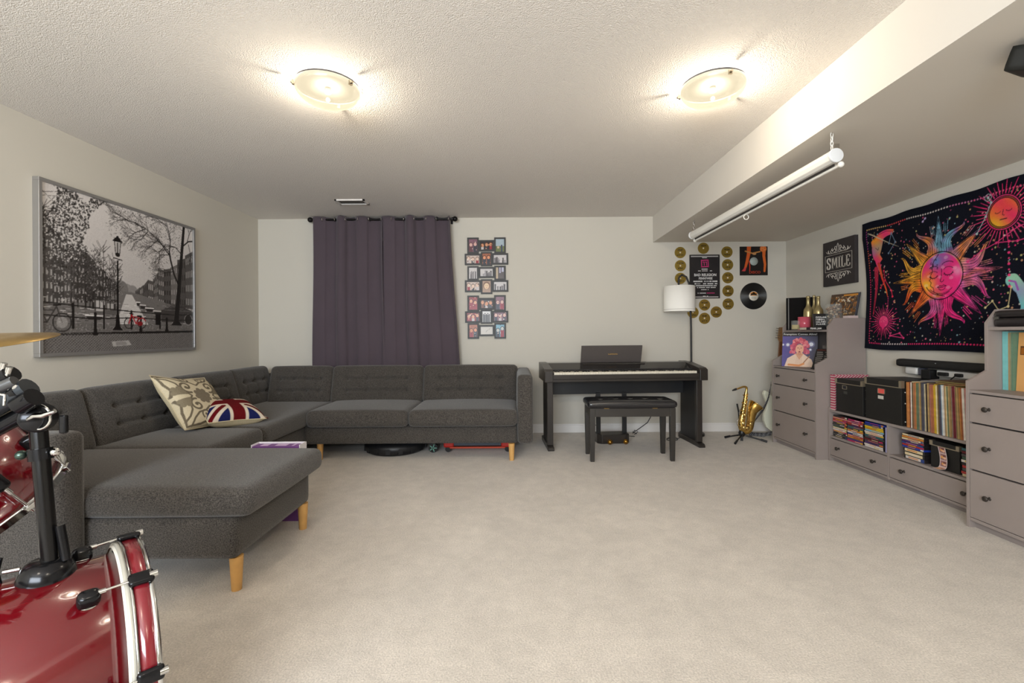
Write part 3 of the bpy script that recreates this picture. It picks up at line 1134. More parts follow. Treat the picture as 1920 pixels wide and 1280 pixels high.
# bicycles
def bike(x, y, r, col, s=1):
    A.ring(x, y, r, .005, g(26)); A.ring(x + s * 3.0 * r, y + .004, r, .005, g(26))
    for k in range(6):
        a = k * math.pi / 6
        for cx_ in (x, x + s * 3 * r):
            A.line((cx_ - r * math.cos(a), y - r * math.sin(a)), (cx_ + r * math.cos(a), y + r * math.sin(a)), .0015, g(90))
    A.path([(x, y), (x + s * r * .6, y + r * 1.7), (x + s * 1.6 * r, y), (x + s * 3 * r, y)], .007, col)
    A.path([(x + s * 1.6 * r, y), (x + s * 2.3 * r, y + 1.3 * r), (x + s * r * .8, y + 1.3 * r)], .006, col)
    A.line((x + s * 2.0 * r, y + 1.45 * r), (x + s * 2.7 * r, y + 1.45 * r), .01, g(24)); A.line((x + s * r * .2, y + 1.9 * r), (x + s * .9 * r, y + 1.8 * r), .007, g(24))
    A.path([(x + s * 3.9 * r, y + .6 * r), (x + s * 3.2 * r, y + 1.15 * r), (x + s * 2.4 * r, y + .9 * r)], .006, col)
bike(.483, .155, .030, (176, 20, 30)); A.disc(.56, .155, .02, (130, 24, 30), ry=.013)
bike(.10, .150, .045, g(60), -1); A.disc(.10, .150, .028, g(190), a=.5)
A.noise(.03)
M = frame((PX - .002, py0 + fw, pz0 + fw), (0, 1, 0), (0, 0, 1))
sc = Matrix.Diagonal((py1 - py0 - 2 * fw, (pz1 - pz0 - 2 * fw) / VS, 1, 1))
A.sheet('photo_print', M @ sc, pic, rough=.35)

# ================================================================== COLLAGE FRAMES ON THE BACK WALL
FRM = mat('black_frame', (26, 23, 21), .45)
def fpx(x, y): return 860 + x / 5.818, 430 + y / 5.818


def small_photo(w, h, kind):
    p = Paint(w, h, 500, (200, 190, 180))
    def face(x, y, r, skin, hair):
        p.disc(x, y + r * .25, r * 1.35, hair, ry=r * 1.5); p.disc(x, y, r, skin, ry=r * 1.2)
    if kind == 'bw':
        p.rect(0, 0, w, h, (205, 200, 200))
        for k in range(9):
            x, y = random.uniform(.1, .9) * w, random.uniform(.2, .7) * h
            p.disc(x, y, w * .07, (150, 144, 144)); p.line((x, 0), (x, y), w * .10, random.choice([(70, 66, 68), (150, 145, 150), (110, 104, 108)]))
    elif kind == 'band':
        p.rect(0, 0, w, h, (220, 218, 218))
        for k in range(5):
            x = w * (.15 + .17 * k); p.line((x, 0), (x, h * .65), w * .14, (28, 26, 30)); p.disc(x, h * (.7 + .08 * (k % 2)), w * .07, (60, 50, 50))
    elif kind == 'sketch':
        p.rect(0, 0, w, h, (206, 200, 192))
        for k in range(3): p.line((w * (.45 + .12 * k), h * (.3 + .15 * k)), (w * (.5 + .12 * k), h * (.5 + .12 * k)), w * .02, (80, 74, 70))
    elif kind == 'window':
        p.rect(0, 0, w * .25, h, (196, 176, 150)); p.rect(w * .25, 0, w, h, (92, 84, 84)); p.rect(w * .4, h * .5, w * .6, h, (170, 166, 190)); p.rect(w * .7, h * .6, w * .95, h, (190, 190, 210))
    elif kind == 'faceclose':
        p.rect(0, 0, w, h, (170, 140, 120)); face(w * .5, h * .55, w * .30, (226, 194, 158), (120, 84, 62)); p.line((w * .38, h * .6), (w * .45, h * .6), w * .03, (80, 60, 50)); p.line((w * .56, h * .6), (w * .63, h * .6), w * .03, (80, 60, 50)); p.line((w * .44, h * .42), (w * .56, h * .42), w * .04, (180, 100, 90))
    elif kind == 'outdoor':
        p.rect(0, 0, w, h, (170, 186, 196)); p.rect(0, 0, w, h * .45, (110, 120, 74)); p.disc(w * .3, h * .35, w * .14, (206, 180, 150)); p.line((w * .7, 0), (w * .7, h * .5), w * .18, (60, 62, 92))
    else:
        pal = {'red': ((150, 40, 44), (60, 20, 24), (222, 160, 130)), 'dark': ((34, 30, 36), (110, 60, 30), (214, 150, 112)), 'rose': ((130, 90, 106), (96, 52, 62), (220, 178, 168)), 'warm': ((170, 100, 70), (70, 34, 20), (226, 150, 110)), 'pale': ((206, 186, 176), (120, 96, 84), (226, 196, 178)), 'teal': ((120, 170, 190), (34, 60, 70), (190, 190, 186))}[kind]
        p.rect(0, 0, w, h, pal[0])
        n = 3 if w > h else 2
        for k in range(n):
            x = w * (k + .5) / n; y = h * random.uniform(.5, .68)
            p.line((x, 0), (x, y), w * .26 / (n - 1) * 1.6, random.choice([pal[1], (40, 44, 60), (200, 190, 190), (150, 30, 50)]))
            face(x, y, min(w, h) * .17, pal[2], pal[1])
        for k in range(6):
            p.disc(random.random() * w, random.random() * h, w * .05, random.choice([(230, 220, 210), pal[1], pal[2]]))
    return p


def collage(label, cells, y):
    xs = [c[0] for c in cells] + [c[2] for c in cells]
    a = W(*fpx(min(xs), max(c[3] for c in cells)), Y=y)
    t = thing('collage_frame', label, 'picture frame', ((W(*fpx(min(xs), 400), Y=y).x + W(*fpx(max(xs), 400), Y=y).x) / 2, y, a.z))
    mb = MB()
    prints = []
    for i, (x0, y0, x1, y1, kind) in enumerate(cells):
        c = W(*fpx((x0 + x1) / 2, (y0 + y1) / 2), Y=y)
        w = (x1 - x0) / 5.818 * y / F; h = (y1 - y0) / 5.818 * y / F
        b = .0195 if w > h else .018
        dep = .018 + (.004 if i % 2 else 0)
        X0, X1, Z0, Z1 = c.x - w / 2, c.x + w / 2, c.z - h / 2, c.z + h / 2
        for q in ((X0, X1, Z0, Z0 + b), (X0, X1, Z1 - b, Z1), (X0, X0 + b, Z0 + b, Z1 - b), (X1 - b, X1, Z0 + b, Z1 - b)):
            mb.box(q[0], q[1], YB - dep, YB, q[2], q[3])
        mb.box(X0 + b, X1 - b, YB - .008, YB, Z0 + b, Z1 - b)
        prints.append((X0 + b, X1 - b, Z0 + b, Z1 - b, kind))
    mb.build('frame', FRM, t)
    for X0, X1, Z0, Z1, kind in prints:
        pp = small_photo(X1 - X0, Z1 - Z0, kind)
        pp.noise(.04)
        pp.sheet('photo', frame((X0, YB - .0095, Z0), (1, 0, 0), (0, 0, 1)), t, .3)
    return t


collage('black collage frame with twelve small photos, upper of the two beside the curtain', [
    (95, 92, 220, 265, 'rose'), (220, 120, 390, 240, 'dark'), (388, 90, 513, 262, 'outdoor'), (68, 268, 245, 390, 'pale'), (243, 248, 365, 402, 'warm'), (365, 262, 540, 385, 'bw'),
    (97, 402, 218, 556, 'bw'), (218, 412, 390, 530, 'bw'), (390, 398, 513, 555, 'window'), (70, 556, 245, 684, 'pale'), (243, 545, 367, 705, 'faceclose'), (367, 555, 541, 680, 'bw')], YB)
collage('black collage frame with nine small photos, lower of the two beside the curtain', [
    (97, 722, 222, 893, 'red'), (222, 748, 388, 876, 'dark'), (388, 717, 513, 890, 'rose'), (72, 893, 245, 1018, 'red'), (243, 876, 366, 1028, 'band'), (366, 888, 540, 1015, 'rose'),
    (100, 1022, 222, 1192, 'warm'), (222, 1042, 390, 1162, 'sketch'), (390, 1020, 515, 1190, 'teal')], YB)

# ================================================================== DISCS, POSTER, SLEEVE AND RECORD
GOLD = mat('gold_disc', (166, 142, 66), .32, .75)
DKINK = mat('dark_ink', (44, 36, 26), .6)
discs = [(1275.5, 473.3, 'topmost in the column left of the concert poster', 2), (1275.8, 498, 'second from the top in the column left of the concert poster', 2), (1275.8, 521.7, 'just above the white lamp shade, behind the lamp arm', 2),
         (1318.9, 465.3, 'centred right above the concert poster', 1), (1363, 472.3, 'topmost in the column right of the concert poster', 2), (1364.2, 496.3, 'second from the top in the column right of the poster', 2),
         (1364.5, 520.5, 'in the middle of the column right of the poster', 2), (1365, 545.3, 'second from the bottom in the column right of the poster', 2), (1365.3, 569.7, 'lowest in the column right of the poster', 2),
         (1321, 571.6, 'right under the bottom edge of the concert poster', 2), (1343, 584.8, 'below the poster, toward the black vinyl record', 2), (1321, 596.6, 'lowest of all, under the concert poster', 2), (1299.4, 585.6, 'half hidden behind the lower right corner of the lamp shade', 2)]
for i, (px, py, where, nl) in enumerate(discs):
    c = W(px, py, Y=YB - .002)
    r = .0655
    t = thing('gold_disc', 'gold painted disc ' + where, 'disc', (c.x, YB, c.z - r), 0, 'gold discs around the concert poster')
    MB().lathe([(.010, 0), (r, 0), (r, .0025), (.010, .0025), (.010, 0)], (c.x, YB - .003, c.z), (0, 1, 0), 40, smooth=False, cap=False).build('disc', GOLD, t)
    MB().lathe([(0, 0), (.0095, 0), (.0095, .0026), (0, .0026)], (c.x, YB - .0034, c.z), (0, 1, 0), 20, cap=False).build('hub', mat('pale_hub', (236, 224, 196), .4), t)
    mb = MB()
    for s in ((1,) if nl == 1 else (1, -1)):
        n = random.choice((4, 5, 6)); wd = random.uniform(.062, .084)
        for k in range(n):
            x = c.x - wd / 2 + wd * (k + .5) / n
            z = c.z + s * .030
            hh = random.uniform(.016, .022)
            ww = wd / n * .62
            mb.box(x - ww / 2, x - ww / 2 + .003, YB - .0036, YB - .003, z - hh / 2, z + hh / 2)
            if k % 2: mb.box(x + ww / 2 - .003, x + ww / 2, YB - .0036, YB - .003, z - hh / 2, z + hh / 2)
            mb.box(x - ww / 2, x + ww / 2, YB - .0036, YB - .003, z + random.choice((-1, 0, 1)) * (hh / 2 - .0015) - .0015, z + random.choice((0, 1)) * .0015 + .0015)
    mb.build('lettering', DKINK, t)

# concert poster
c0, c1 = W(1293, 559.5, Y=YB), W(1348, 477.5, Y=YB)
x0, x1, z0, z1 = c0.x, c1.x, c0.z, c1.z
post = thing('concert_poster', 'black framed concert poster with white band names and a pink square logo', 'poster', ((x0 + x1) / 2, YB, z0))
mb = MB(); b = .008
for q in ((x0, x1, z0, z0 + b), (x0, x1, z1 - b, z1), (x0, x0 + b, z0 + b, z1 - b), (x1 - b, x1, z0 + b, z1 - b)):
    mb.box(q[0], q[1], YB - .018, YB, q[2], q[3])
mb.build('frame', FRM, post)
MB().box(x0 + b, x1 - b, YB - .010, YB, z0 + b, z1 - b).build('sheet', mat('poster_black', (34, 32, 34), .35), post)
WINK = mat('white_ink', (226, 224, 222), .6)
PINK = mat('pink_ink', (206, 50, 120), .6)
mb = MB()
mb.box(x0 + .014, x1 - .014, YB - .0108, YB - .010, z1 - .026, z1 - .012)
mb.box(x0 + .014, x1 - .014, YB - .0108, YB - .010, z0 + .010, z0 + .022)
mb.build('border_strip', mat('poster_grey', (176, 172, 170), .5), post)
def PT(u, v): return (x0 + (x1 - x0) * u, YB - .0110, z1 - (z1 - z0) * v)
def pf(u, v): return frame(PT(u, v), (1, 0, 0), (0, 0, 1))
pw = x1 - x0
lettering('headline', 'BAD RELIGION', .042, pf(.52, .465), WINK, post, width=pw * .74, bold=.0008)
lettering('headline', 'PENNYWISE', .036, pf(.53, .545), WINK, post, width=pw * .46, bold=.0008)
mb = MB()
for u0, u1, v, hh in ((.40, .60, .33, .010), (.28, .75, .37, .008), (.12, .98, .61, .015), (.16, .93, .665, .013), (.20, .90, .71, .011), (.24, .87, .752, .009), (.38, .68, .80, .008), (.26, .54, .88, .009), (.44, .53, .95, .008), (.57, .62, .95, .008), (.42, .58, .068, .008)):
    x = u0
    while x < u1 - .01:
        w = random.uniform(.02, .05)
        if random.random() < .88:
            a, c = PT(x, v), PT(min(x + w * .8, u1), v)
            mb.box(a[0], c[0], YB - .0112, YB - .010, a[2] - hh / 2, a[2] + hh / 2)
        x += w
mb.build('small_print', WINK, post)
mb = MB()
cx_, cz_ = PT(.51, .20)[0], PT(.51, .20)[2]
def ps(a, b_, c_, d_):
    mb.obox((cx_ + (a + b_) / 2, YB - .0108, cz_ + (c_ + d_) / 2), (math.cos(.06), 0, math.sin(.06)), (0, 1, 0), (-math.sin(.06), 0, math.cos(.06)), b_ - a, .0012, d_ - c_)
s_ = .043
ps(-s_, s_, s_ - .012, s_); ps(-s_, s_, -s_, -s_ + .010); ps(-s_, -s_ + .009, -s_, s_); ps(s_ - .009, s_, -s_, s_)
for dx in (-.014, .014):
    ps(dx - .011, dx + .011, .012, .020); ps(dx + .003, dx + .010, -.026, .016)
mb.build('logo', PINK, post)
mb = MB()
for k in range(6):
    a = PT(.57 + k * .045, .88)
    mb.box(a[0], a[0] + .011, YB - .0112, YB - .010, a[2] - .004, a[2] + .005)
mb.build('pink_print', PINK, post)

# disco single sleeve
c0, c1 = W(1387, 516.3, Y=YB), W(1438.6, 462, Y=YB)
x0, x1, z0, z1 = c0.x, c1.x, c0.z, c1.z
sl = thing('record_sleeve', 'black record sleeve printed with orange legs and DISCO, hung above the vinyl record', 'record sleeve', ((x0 + x1) / 2, YB, z0))
p = Paint(1, 1.05, 120, (30, 26, 26))
org = (206, 92, 38)
p.path([(.33, 1.05), (.32, .8), (.27, .55), (.20, .30), (.15, .18)], .15, org, w2=.06)
p.path([(.34, .5), (.36, .30), (.35, .18)], .035, (200, 60, 40))
p.poly([(.06, .16), (.20, .16), (.24, .30), (.15, .26)], (196, 62, 66))
p.disc(.84, .96, .12, (214, 110, 50)); p.path([(.87, .95), (.86, .7), (.90, .4), (.88, .15)], .12, (214, 104, 44), w2=.07)
p.path([(.2, .88), (.45, .80), (.72, .86)], .05, (190, 130, 70)); p.disc(.52, .78, .07, (190, 140, 90), ry=.04)
for k in range(40):
    p.disc(.84 + random.uniform(-.1, .1), .95 + random.uniform(-.08, .08), .008, (240, 170, 100))
p.noise(.02)
MB().box(x0, x1, YB - .006, YB, z0, z1).build('card', BLK, sl)
p.sheet('cover_print', frame((x0, YB - .0068, z0), (1, 0, 0), (0, 0, 1)) @ Matrix.Diagonal((x1 - x0, (z1 - z0) / 1.05, 1, 1)), sl, .4)
cz = z0 + (z1 - z0) * .485
MB().lathe([(0, 0), (.047, 0), (.047, .0012), (0, .0012)], ((x0 + x1) / 2, YB - .0085, cz), (0, 1, 0), 40, cap=False).build('label_window', mat('pale_grey_label', (166, 176, 172), .5), sl)
lettering('lettering', 'DISCO', .042, frame(((x0 + x1) / 2 + .01, YB - .0085, z0 + .034), (1, 0, 0), (0, 0, 1)), mat('red_orange_ink', (200, 64, 32), .5), sl, width=.13)

# vinyl record
c = W(1412.7, 554.8, Y=YB)
VIN = mat('vinyl', (20, 20, 22), .28)
nt = VIN.node_tree
wv = nt.nodes.new('ShaderNodeTexGradient'); wv.gradient_type = 'RADIAL'
vr = thing('vinyl_record', 'black vinyl record with a pale label hung on the back wall', 'vinyl record', (c.x, YB, c.z - .152))
mb = MB()
prof = [(.004, 0), (.155, 0), (.155, .002)]
pr_ = [(.155, .003), (.154, 0)]
k = .153
while k > .052:
    pr_ += [(k, .0), (k - .0012, .0008)]
    k -= .0035
pr_ += [(.05, .0), (.004, .0), (.004, .003)]
mb.lathe(pr_, (c.x, YB - .004, c.z), (0, 1, 0), 64, smooth=False, cap=False)
mb.build('disc', VIN, vr)
LBL = mat('record_label_cream', (232, 226, 214), .5)
MB().lathe([(0, 0), (.055, 0), (.055, .001), (0, .001)], (c.x, YB - .0055, c.z), (0, 1, 0), 40, cap=False).build('label', LBL, vr)
mb = MB()
pts = [(c.x + .050 * math.cos(a), YB - .0057, c.z + .050 * math.sin(a)) for a in [R(25 + 130 * k / 14) for k in range(15)]]
mb.add(pts + [(c.x - .045, YB - .0057, c.z + .004), (c.x + .045, YB - .0057, c.z + .004)], [tuple(range(14, -1, -1)) + (15, 16)])
mb.build('label_print', mat('orange_ink', (226, 142, 52), .5), vr)
mb = MB()
for k in range(4):
    mb.box(c.x - .032 + k * .018, c.x - .020 + k * .018, YB - .0066, YB - .0058, c.z + .010, c.z + .030)
for k in range(3):
    mb.box(c.x - .025, c.x + .025, YB - .0066, YB - .0058, c.z - .012 - k * .009, c.z - .010 - k * .009)
mb.build('label_lettering', DKINK, vr)

# ================================================================== GREY STORAGE UNITS
GREY = mat('grey_lacquer', (152, 141, 136), .5, noise=(7, .025, 3), spec=.4)
GREYD = mat('grey_lacquer_shelf', (148, 138, 134), .55, spec=.35)
KNOB = mat('dark_knob', (60, 54, 50), .35, .3)
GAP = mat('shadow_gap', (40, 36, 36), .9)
CXF, CXB, BXF = 2.69, XR - .02, 2.795


def knob(x, y, z, parent):
    mb = MB()
    mb.lathe([(.010, 0), (.007, .004), (.006, .014), (.012, .019), (.0155, .025), (.014, .030), (.0, .032)], (x, y, z), (-1, 0, 0), 20)
    return mb.build('knob', KNOB, parent)


def drawer(x, ya, yb, z0, z1, parent, knobs=(.14, .86)):
    """front face at x between ya < yb"""
    d = MB()
    d.box(x, x + .018, ya, yb, z0, z1)
    d.box(x + .018, x + .30, ya + .02, yb - .02, z0 + .01, z1 - .03)
    o = d.build('drawer', GREY, parent, bevel=.0015)
    for k in knobs:
        knob(x, ya + (yb - ya) * k, (z0 + z1) / 2 + .005, o)
    return o


def tall_unit(ya, yb, label, dx=0.0):
    """ya near end, yb far end"""
    CXF, CXB = globals()['CXF'] + dx, globals()['CXB'] + dx
    t = thing('drawer_unit', label, 'chest of drawers', ((CXF + CXB) / 2, (ya + yb) / 2, 0))
    th = .018
    for y in (ya, yb - th):
        prof = [(CXF, 0), (CXB, 0), (CXB, 1.268), (2.862 + dx, 1.268), (2.802 + dx, 1.190), (2.802 + dx, .912), (CXF, .852)]
        mb = MB().prism([(x, y, z) for x, z in prof], (0, th, 0))
        mb.build('side_panel', GREY, t, bevel=.001)
    i0, i1 = ya + th, yb - th
    MB().box(CXF + .004, CXB - .01, i0, i1, .784, .800).build('counter', GREYD, t, bevel=.001)
    MB().box(2.806 + dx, CXB - .01, i0, i1, 1.146, 1.164).build('shelf', GREYD, t, bevel=.001)
    MB().box(CXB - .012, CXB - .004, i0, i1, .05, 1.25).build('back_panel', GREYD, t)
    MB().box(CXF + .004, CXB - .02, i0, i1, .042, .060).build('bottom_rail', GREY, t, bevel=.001)
    MB().box(CXF + .036, CXF + .050, i0, i1, 0.0, .042).build('plinth', GREYD, t)
    MB().box(CXF + .020, CXF + .024, i0, i1, .05, .784).build('gap_shade_sheet', GAP, t)  # dark sheet stands in for the shade between the drawer fronts
    g = .0025
    for z0, z1 in ((.062, .338), (.342, .610), (.614, .780)):
        drawer(CXF + .001, i0 + g, i1 - g, z0 + g, z1 - g, t, (.165, .835))
    return t


Y1A, Y1B = 4.055, 4.745
Y2A, Y2B = 1.955, 2.657
unit1 = tall_unit(Y1A, Y1B, 'far grey three drawer unit with raised shelf, between the corner and the low bench')
unit2 = tall_unit(Y2A, Y2B, 'near grey three drawer unit with raised shelf, cut off by the photo edge', -.05)
# low bench between them
lb = thing('media_bench', 'low grey media bench with two drawers and two open shelves between the tall units', 'media bench', (2.96, 3.36, 0))
LY0, LY1 = Y2B + .004, Y1A - .004
th = .018
for y in (LY0, LY1 - th):
    MB().prism([(x, y, z) for x, z in [(BXF, 0), (CXB, 0), (CXB, .515), (BXF + .04, .515), (BXF, .47)]], (0, th, 0)).build('side_panel', GREY, lb, bevel=.001)
a0, a1 = LY0 + th, LY1 - th
YM = 3.406
MB().box(BXF + .002, CXB - .01, a0, a1, .438, .456).build('top_board', GREYD, lb, bevel=.001)
MB().box(BXF + .004, CXB - .01, a0, a1, .208, .226).build('shelf', GREYD, lb, bevel=.001)
MB().box(BXF + .002, CXB - .02, YM - .009, YM + .009, .032, .438).build('divider', GREY, lb, bevel=.001)
MB().box(BXF + .004, CXB - .02, a0, a1, .036, .052).build('bottom_rail', GREY, lb, bevel=.001)
MB().box(BXF + .036, BXF + .050, a0, a1, 0.0, .036).build('plinth', GREYD, lb)
MB().box(CXB - .012, CXB - .004, a0, a1, .04, .45).build('back_panel', GREYD, lb)
MB().box(BXF + .022, BXF + .026, a0, a1, .046, .208).build('gap_shade_sheet', GAP, lb)  # shade in the bench drawer gaps, put in as a dark sheet
drawer(BXF + .002, YM + .012, a1 - .005, .057, .201, lb, (.18, .82))
drawer(BXF + .002, a0 + .005, YM - .014, .057, .201, lb, (.18, .82))

# ------------------------------------------------------------------ black lidded boxes
BOXM = mat('black_box_board', (28, 27, 26), .5, bump=(90, .1, .002))
NICK = mat('nickel_corner', (196, 184, 160), .35, .8)


def lidded_box(name, label, x0, x1, y0, y1, z0, z1, lid, plate, plate_mat, card=None):
    t = thing(name, label, 'storage box', ((x0 + x1) / 2, (y0 + y1) / 2, z0))
    MB().box(x0 + .004, x1, y0 + .004, y1 - .004, z0, z1 - .004).build('box_body', BOXM, t, bevel=.002)
    l = MB().box(x0, x1 + .002, y0, y1, z1 - lid, z1).build('lid', BOXM, t, bevel=.002)
    mb = MB()
    mb.box(x0 - .0015, x0 + .001, y0, y1, z1 - lid - .001, z1 - lid + .005)
    mb.build('lid_edge', NICK, l)
    for y in (y0, y1):
        s = 1 if y == y0 else -1
        mb = MB()
        ya, yb = (y, y + .022) if s > 0 else (y - .022, y)
        mb.box(x0 - .002, x0 + .002, ya, yb, z1 - lid, z1 + .001)
        mb.box(x0 - .002, x0 + .022, y - .001, y + .001, z1 - lid, z1 + .001)
        mb.box(x0 - .002, x0 + .022, ya, yb, z1 - .001, z1 + .001)
        mb.build('lid_corner', NICK, l)
    for z in (z0 + .03, (z0 + z1) / 2, z1 - lid - .03):
        MB().ball((x0 + .03, y0 + .003, z), .005, n=10).build('rivet', mat('rivet_white', (222, 216, 204), .3, .5), t)
    if plate:
        yc, zc, w, h = plate
        mb = MB()
        for q in ((yc - w / 2, yc + w / 2, zc + h / 2 - .004, zc + h / 2), (yc - w / 2, yc + w / 2, zc - h / 2, zc - h / 2 + .004), (yc - w / 2, yc - w / 2 + .004, zc - h / 2, zc + h / 2), (yc + w / 2 - .004, yc + w / 2, zc - h / 2, zc + h / 2)):
            mb.box(x0 - .001, x0 + .004, *q)
        mb.build('label_holder', NICK, t)
        MB().box(x0 + .002, x0 + .0035, yc - w / 2, yc + w / 2, zc - h / 2, zc + h / 2).build('label_card', plate_mat, t)
    if card:
        yc, zc, w, h, m = card
        MB().box(x0 + .001, x0 + .0035, yc - w / 2, yc + w / 2, zc - h / 2, zc + h / 2).build('sticker', m, t)
    return t


ZT = .456
lidded_box('storage_box', 'black lidded storage box with an empty label holder, next to the pink striped file', BXF + .005, 3.12, 3.652, 3.965, ZT, .742, .042,
           (3.855, .672, .052, .034), mat('dark_card', (40, 40, 46), .5), (3.845, .628, .042, .022, mat('grey_sticker', (66, 66, 62), .5)))
lidded_box('storage_box', 'taller black lidded storage box with a red label, next to the records', BXF + .005, 3.12, 3.285, 3.632, ZT, .782, .052,
           (3.468, .688, .068, .042), mat('red_label', (226, 92, 84), .5), (3.475, .640, .050, .026, mat('white_sticker', (206, 202, 192), .5)))

# pink striped magazine file
sm = bpy.data.materials.new('pink_stripes')
sm.use_nodes = True
nt = sm.node_tree; pb = nt.nodes['Principled BSDF']
tc = nt.nodes.new('ShaderNodeTexCoord'); w = nt.nodes.new('ShaderNodeTexWave')
mp = nt.nodes.new('ShaderNodeMapping'); mp.inputs['Rotation'].default_value = (R(0), R(38), R(35))
w.inputs['Scale'].default_value = 18; w.bands_direction = 'Z'
nt.links.new(tc.outputs['Object'], mp.inputs[0]); nt.links.new(mp.outputs[0], w.inputs['Vector'])
rp = nt.nodes.new('ShaderNodeValToRGB'); rp.color_ramp.interpolation = 'CONSTANT'
rp.color_ramp.elements[0].color = (*rgb(178, 40, 84), 1)
rp.color_ramp.elements[1].position = .5; rp.color_ramp.elements[1].color = (*rgb(206, 182, 178), 1)
nt.links.new(w.outputs['Fac'], rp.inputs[0]); nt.links.new(rp.outputs[0], pb.inputs['Base Color'])
pb.inputs['Roughness'].default_value = .6
mf = thing('magazine_file', 'pink and white striped magazine file between the tall unit and a black box', 'magazine file', (2.95, 4.0, ZT))
mb = MB()
fy0, fy1 = 3.972, 4.030
mb.prism([(BXF + .01, fy0, ZT), (3.10, fy0, ZT), (3.10, fy0, .765), (BXF + .01, fy0, .765)], (0, .004, 0))
mb.prism([(BXF + .01, fy1 - .004, ZT), (3.10, fy1 - .004, ZT), (3.10, fy1 - .004, .765), (BXF + .01, fy1 - .004, .765)], (0, .004, 0))
mb.box(BXF + .008, BXF + .012, fy0, fy1, ZT, .765)
mb.box(BXF + .01, 3.10, fy0, fy1, ZT, ZT + .004)
mb.box(3.098, 3.102, fy0, fy1, ZT, .765)
mb.build('file_body', sm, mf)
MB().box(BXF + .02, 3.09, fy0 + .008, fy1 - .008, ZT + .005, .752).build('magazine', mat('file_content', (150, 120, 96), .7), mf)

# ------------------------------------------------------------------ labels that must be unique
USED = {}
def uniq(lbl):
    n = len(lbl.split())
    if lbl in USED or n > 16 or n < 4:
        print('LABEL PROBLEM', n, lbl)
    USED[lbl] = 1
    return lbl
ORD = ['first', 'second', 'third', 'fourth', 'fifth', 'sixth', 'seventh', 'eighth', 'ninth', 'tenth', 'eleventh', 'twelfth', 'thirteenth', 'fourteenth', 'fifteenth']

# ------------------------------------------------------------------ the row of records
SPINES = {'orange': (186, 122, 66), 'dark red': (112, 56, 44), 'cream': (214, 198, 158), 'tan': (172, 140, 92), 'rust': (160, 98, 68), 'grey': (126, 124, 118), 'green': (96, 112, 84), 'brown': (96, 74, 54),
          'white': (222, 218, 208), 'navy': (70, 68, 80), 'yellow': (200, 166, 48), 'pale blue': (160, 178, 188), 'black': (40, 36, 34), 'pink': (186, 120, 116), 'olive': (140, 128, 76), 'maroon': (116, 40, 50)}
RMAT = {k: mat('sleeve_' + k.replace(' ', '_'), v, .65, noise=(30, .22, 5)) for k, v in SPINES.items()}
seq = ['orange', 'orange', 'dark red', 'white', 'cream', 'brown', 'tan', 'rust', 'orange', 'green', 'grey', 'tan', 'cream', 'olive', 'navy', 'grey', 'cream', 'black', 'tan', 'brown', 'pink', 'rust', 'yellow',
       'yellow', 'cream', 'olive', 'brown', 'navy', 'pale blue', 'white', 'rust', 'tan', 'cream', 'green', 'tan', 'grey', 'maroon', 'pink', 'brown', 'olive', 'tan', 'cream', 'orange', 'rust', 'white', 'pink', 'cream', 'brown', 'tan',
       'white', 'white', 'cream', 'black', 'tan', 'olive', 'cream', 'white']
ths = [random.uniform(.0058, .0112) for _ in seq]
for i, c in enumerate(seq):
    if c in ('yellow',): ths[i] = .013
    if c in ('white',) and i > 40: ths[i] = .014
tot = 3.262 - (LY0 + th + .022)
sc_ = tot / sum(ths)
y = 3.262
cnt = {}
zone = lambda i: 'beside the tall black box' if i < 12 else 'left of the middle' if i < 24 else 'right of the middle' if i < 40 else 'near the tall unit'
recs = []
for i, c in enumerate(seq):
    t_ = ths[i] * sc_
    tilt = R(-.5 - 2.6 * i / len(seq))
    hgt = .328 + random.uniform(-.006, .006)
    x0 = BXF + .022 + random.uniform(-.006, .008)
    M_ = T(x0, y - t_ + .0, ZT + abs(math.sin(tilt)) * t_ + .0002) @ Matrix.Rotation(-tilt * -1, 4, 'X')
    mb = MB(M_)
    mb.box(0, .312, .0004, t_ - .0004, 0, hgt)
    prev = seq[i - 1] if i else None
    nxt = seq[i + 1] if i + 1 < len(seq) else None
    if prev is None: where = 'touching the tall black box'
    elif nxt is None: where = 'at the end by the near tall unit'
    else: where = 'between a %s and a %s one, %s' % (prev, nxt, zone(i))
    L = '%s record spine %s' % (c, where)
    o = one('record', L, 'record', mb, RMAT[c], 'records standing on the low bench')
    recs.append(o)
    uniq(L)
    y -= t_
# sleeves lying on top of the row
def flat(name, label, cat, cx_, cy_, z, sx, sy, th_, rot, material, group=None, tilt=0):
    M_ = T(cx_, cy_, z) @ Matrix.Rotation(rot, 4, 'Z') @ Matrix.Rotation(tilt, 4, 'X')
    mb = MB(M_).box(-sx / 2, sx / 2, -sy / 2, sy / 2, 0, th_)
    return one(name, uniq(label), cat, mb, material, group)
zt = ZT + .338
flat('record', 'tan record sleeve lying on the standing records, lowest of four', 'record', 2.99, 2.90, zt, .31, .31, .004, R(4), RMAT['tan'], 'sleeves lying on the records')
flat('record', 'maroon record sleeve lying on the standing records, second from below', 'record', 3.0, 2.895, zt + .005, .31, .31, .004, R(-3), RMAT['maroon'], 'sleeves lying on the records')
flat('record', 'olive record sleeve lying on the standing records, third from below', 'record', 2.99, 2.91, zt + .010, .31, .31, .004, R(7), RMAT['olive'], 'sleeves lying on the records')
flat('record', 'brown record sleeve lying on the standing records, topmost of four', 'record', 3.0, 2.90, zt + .015, .31, .31, .004, R(-6), RMAT['brown'], 'sleeves lying on the records')
flat('paper_sheet', 'loose grey paper sheet lying across the standing records', 'paper', 3.0, 3.15, zt + .001, .26, .18, .002, R(24), mat('grey_paper', (160, 158, 160), .6))

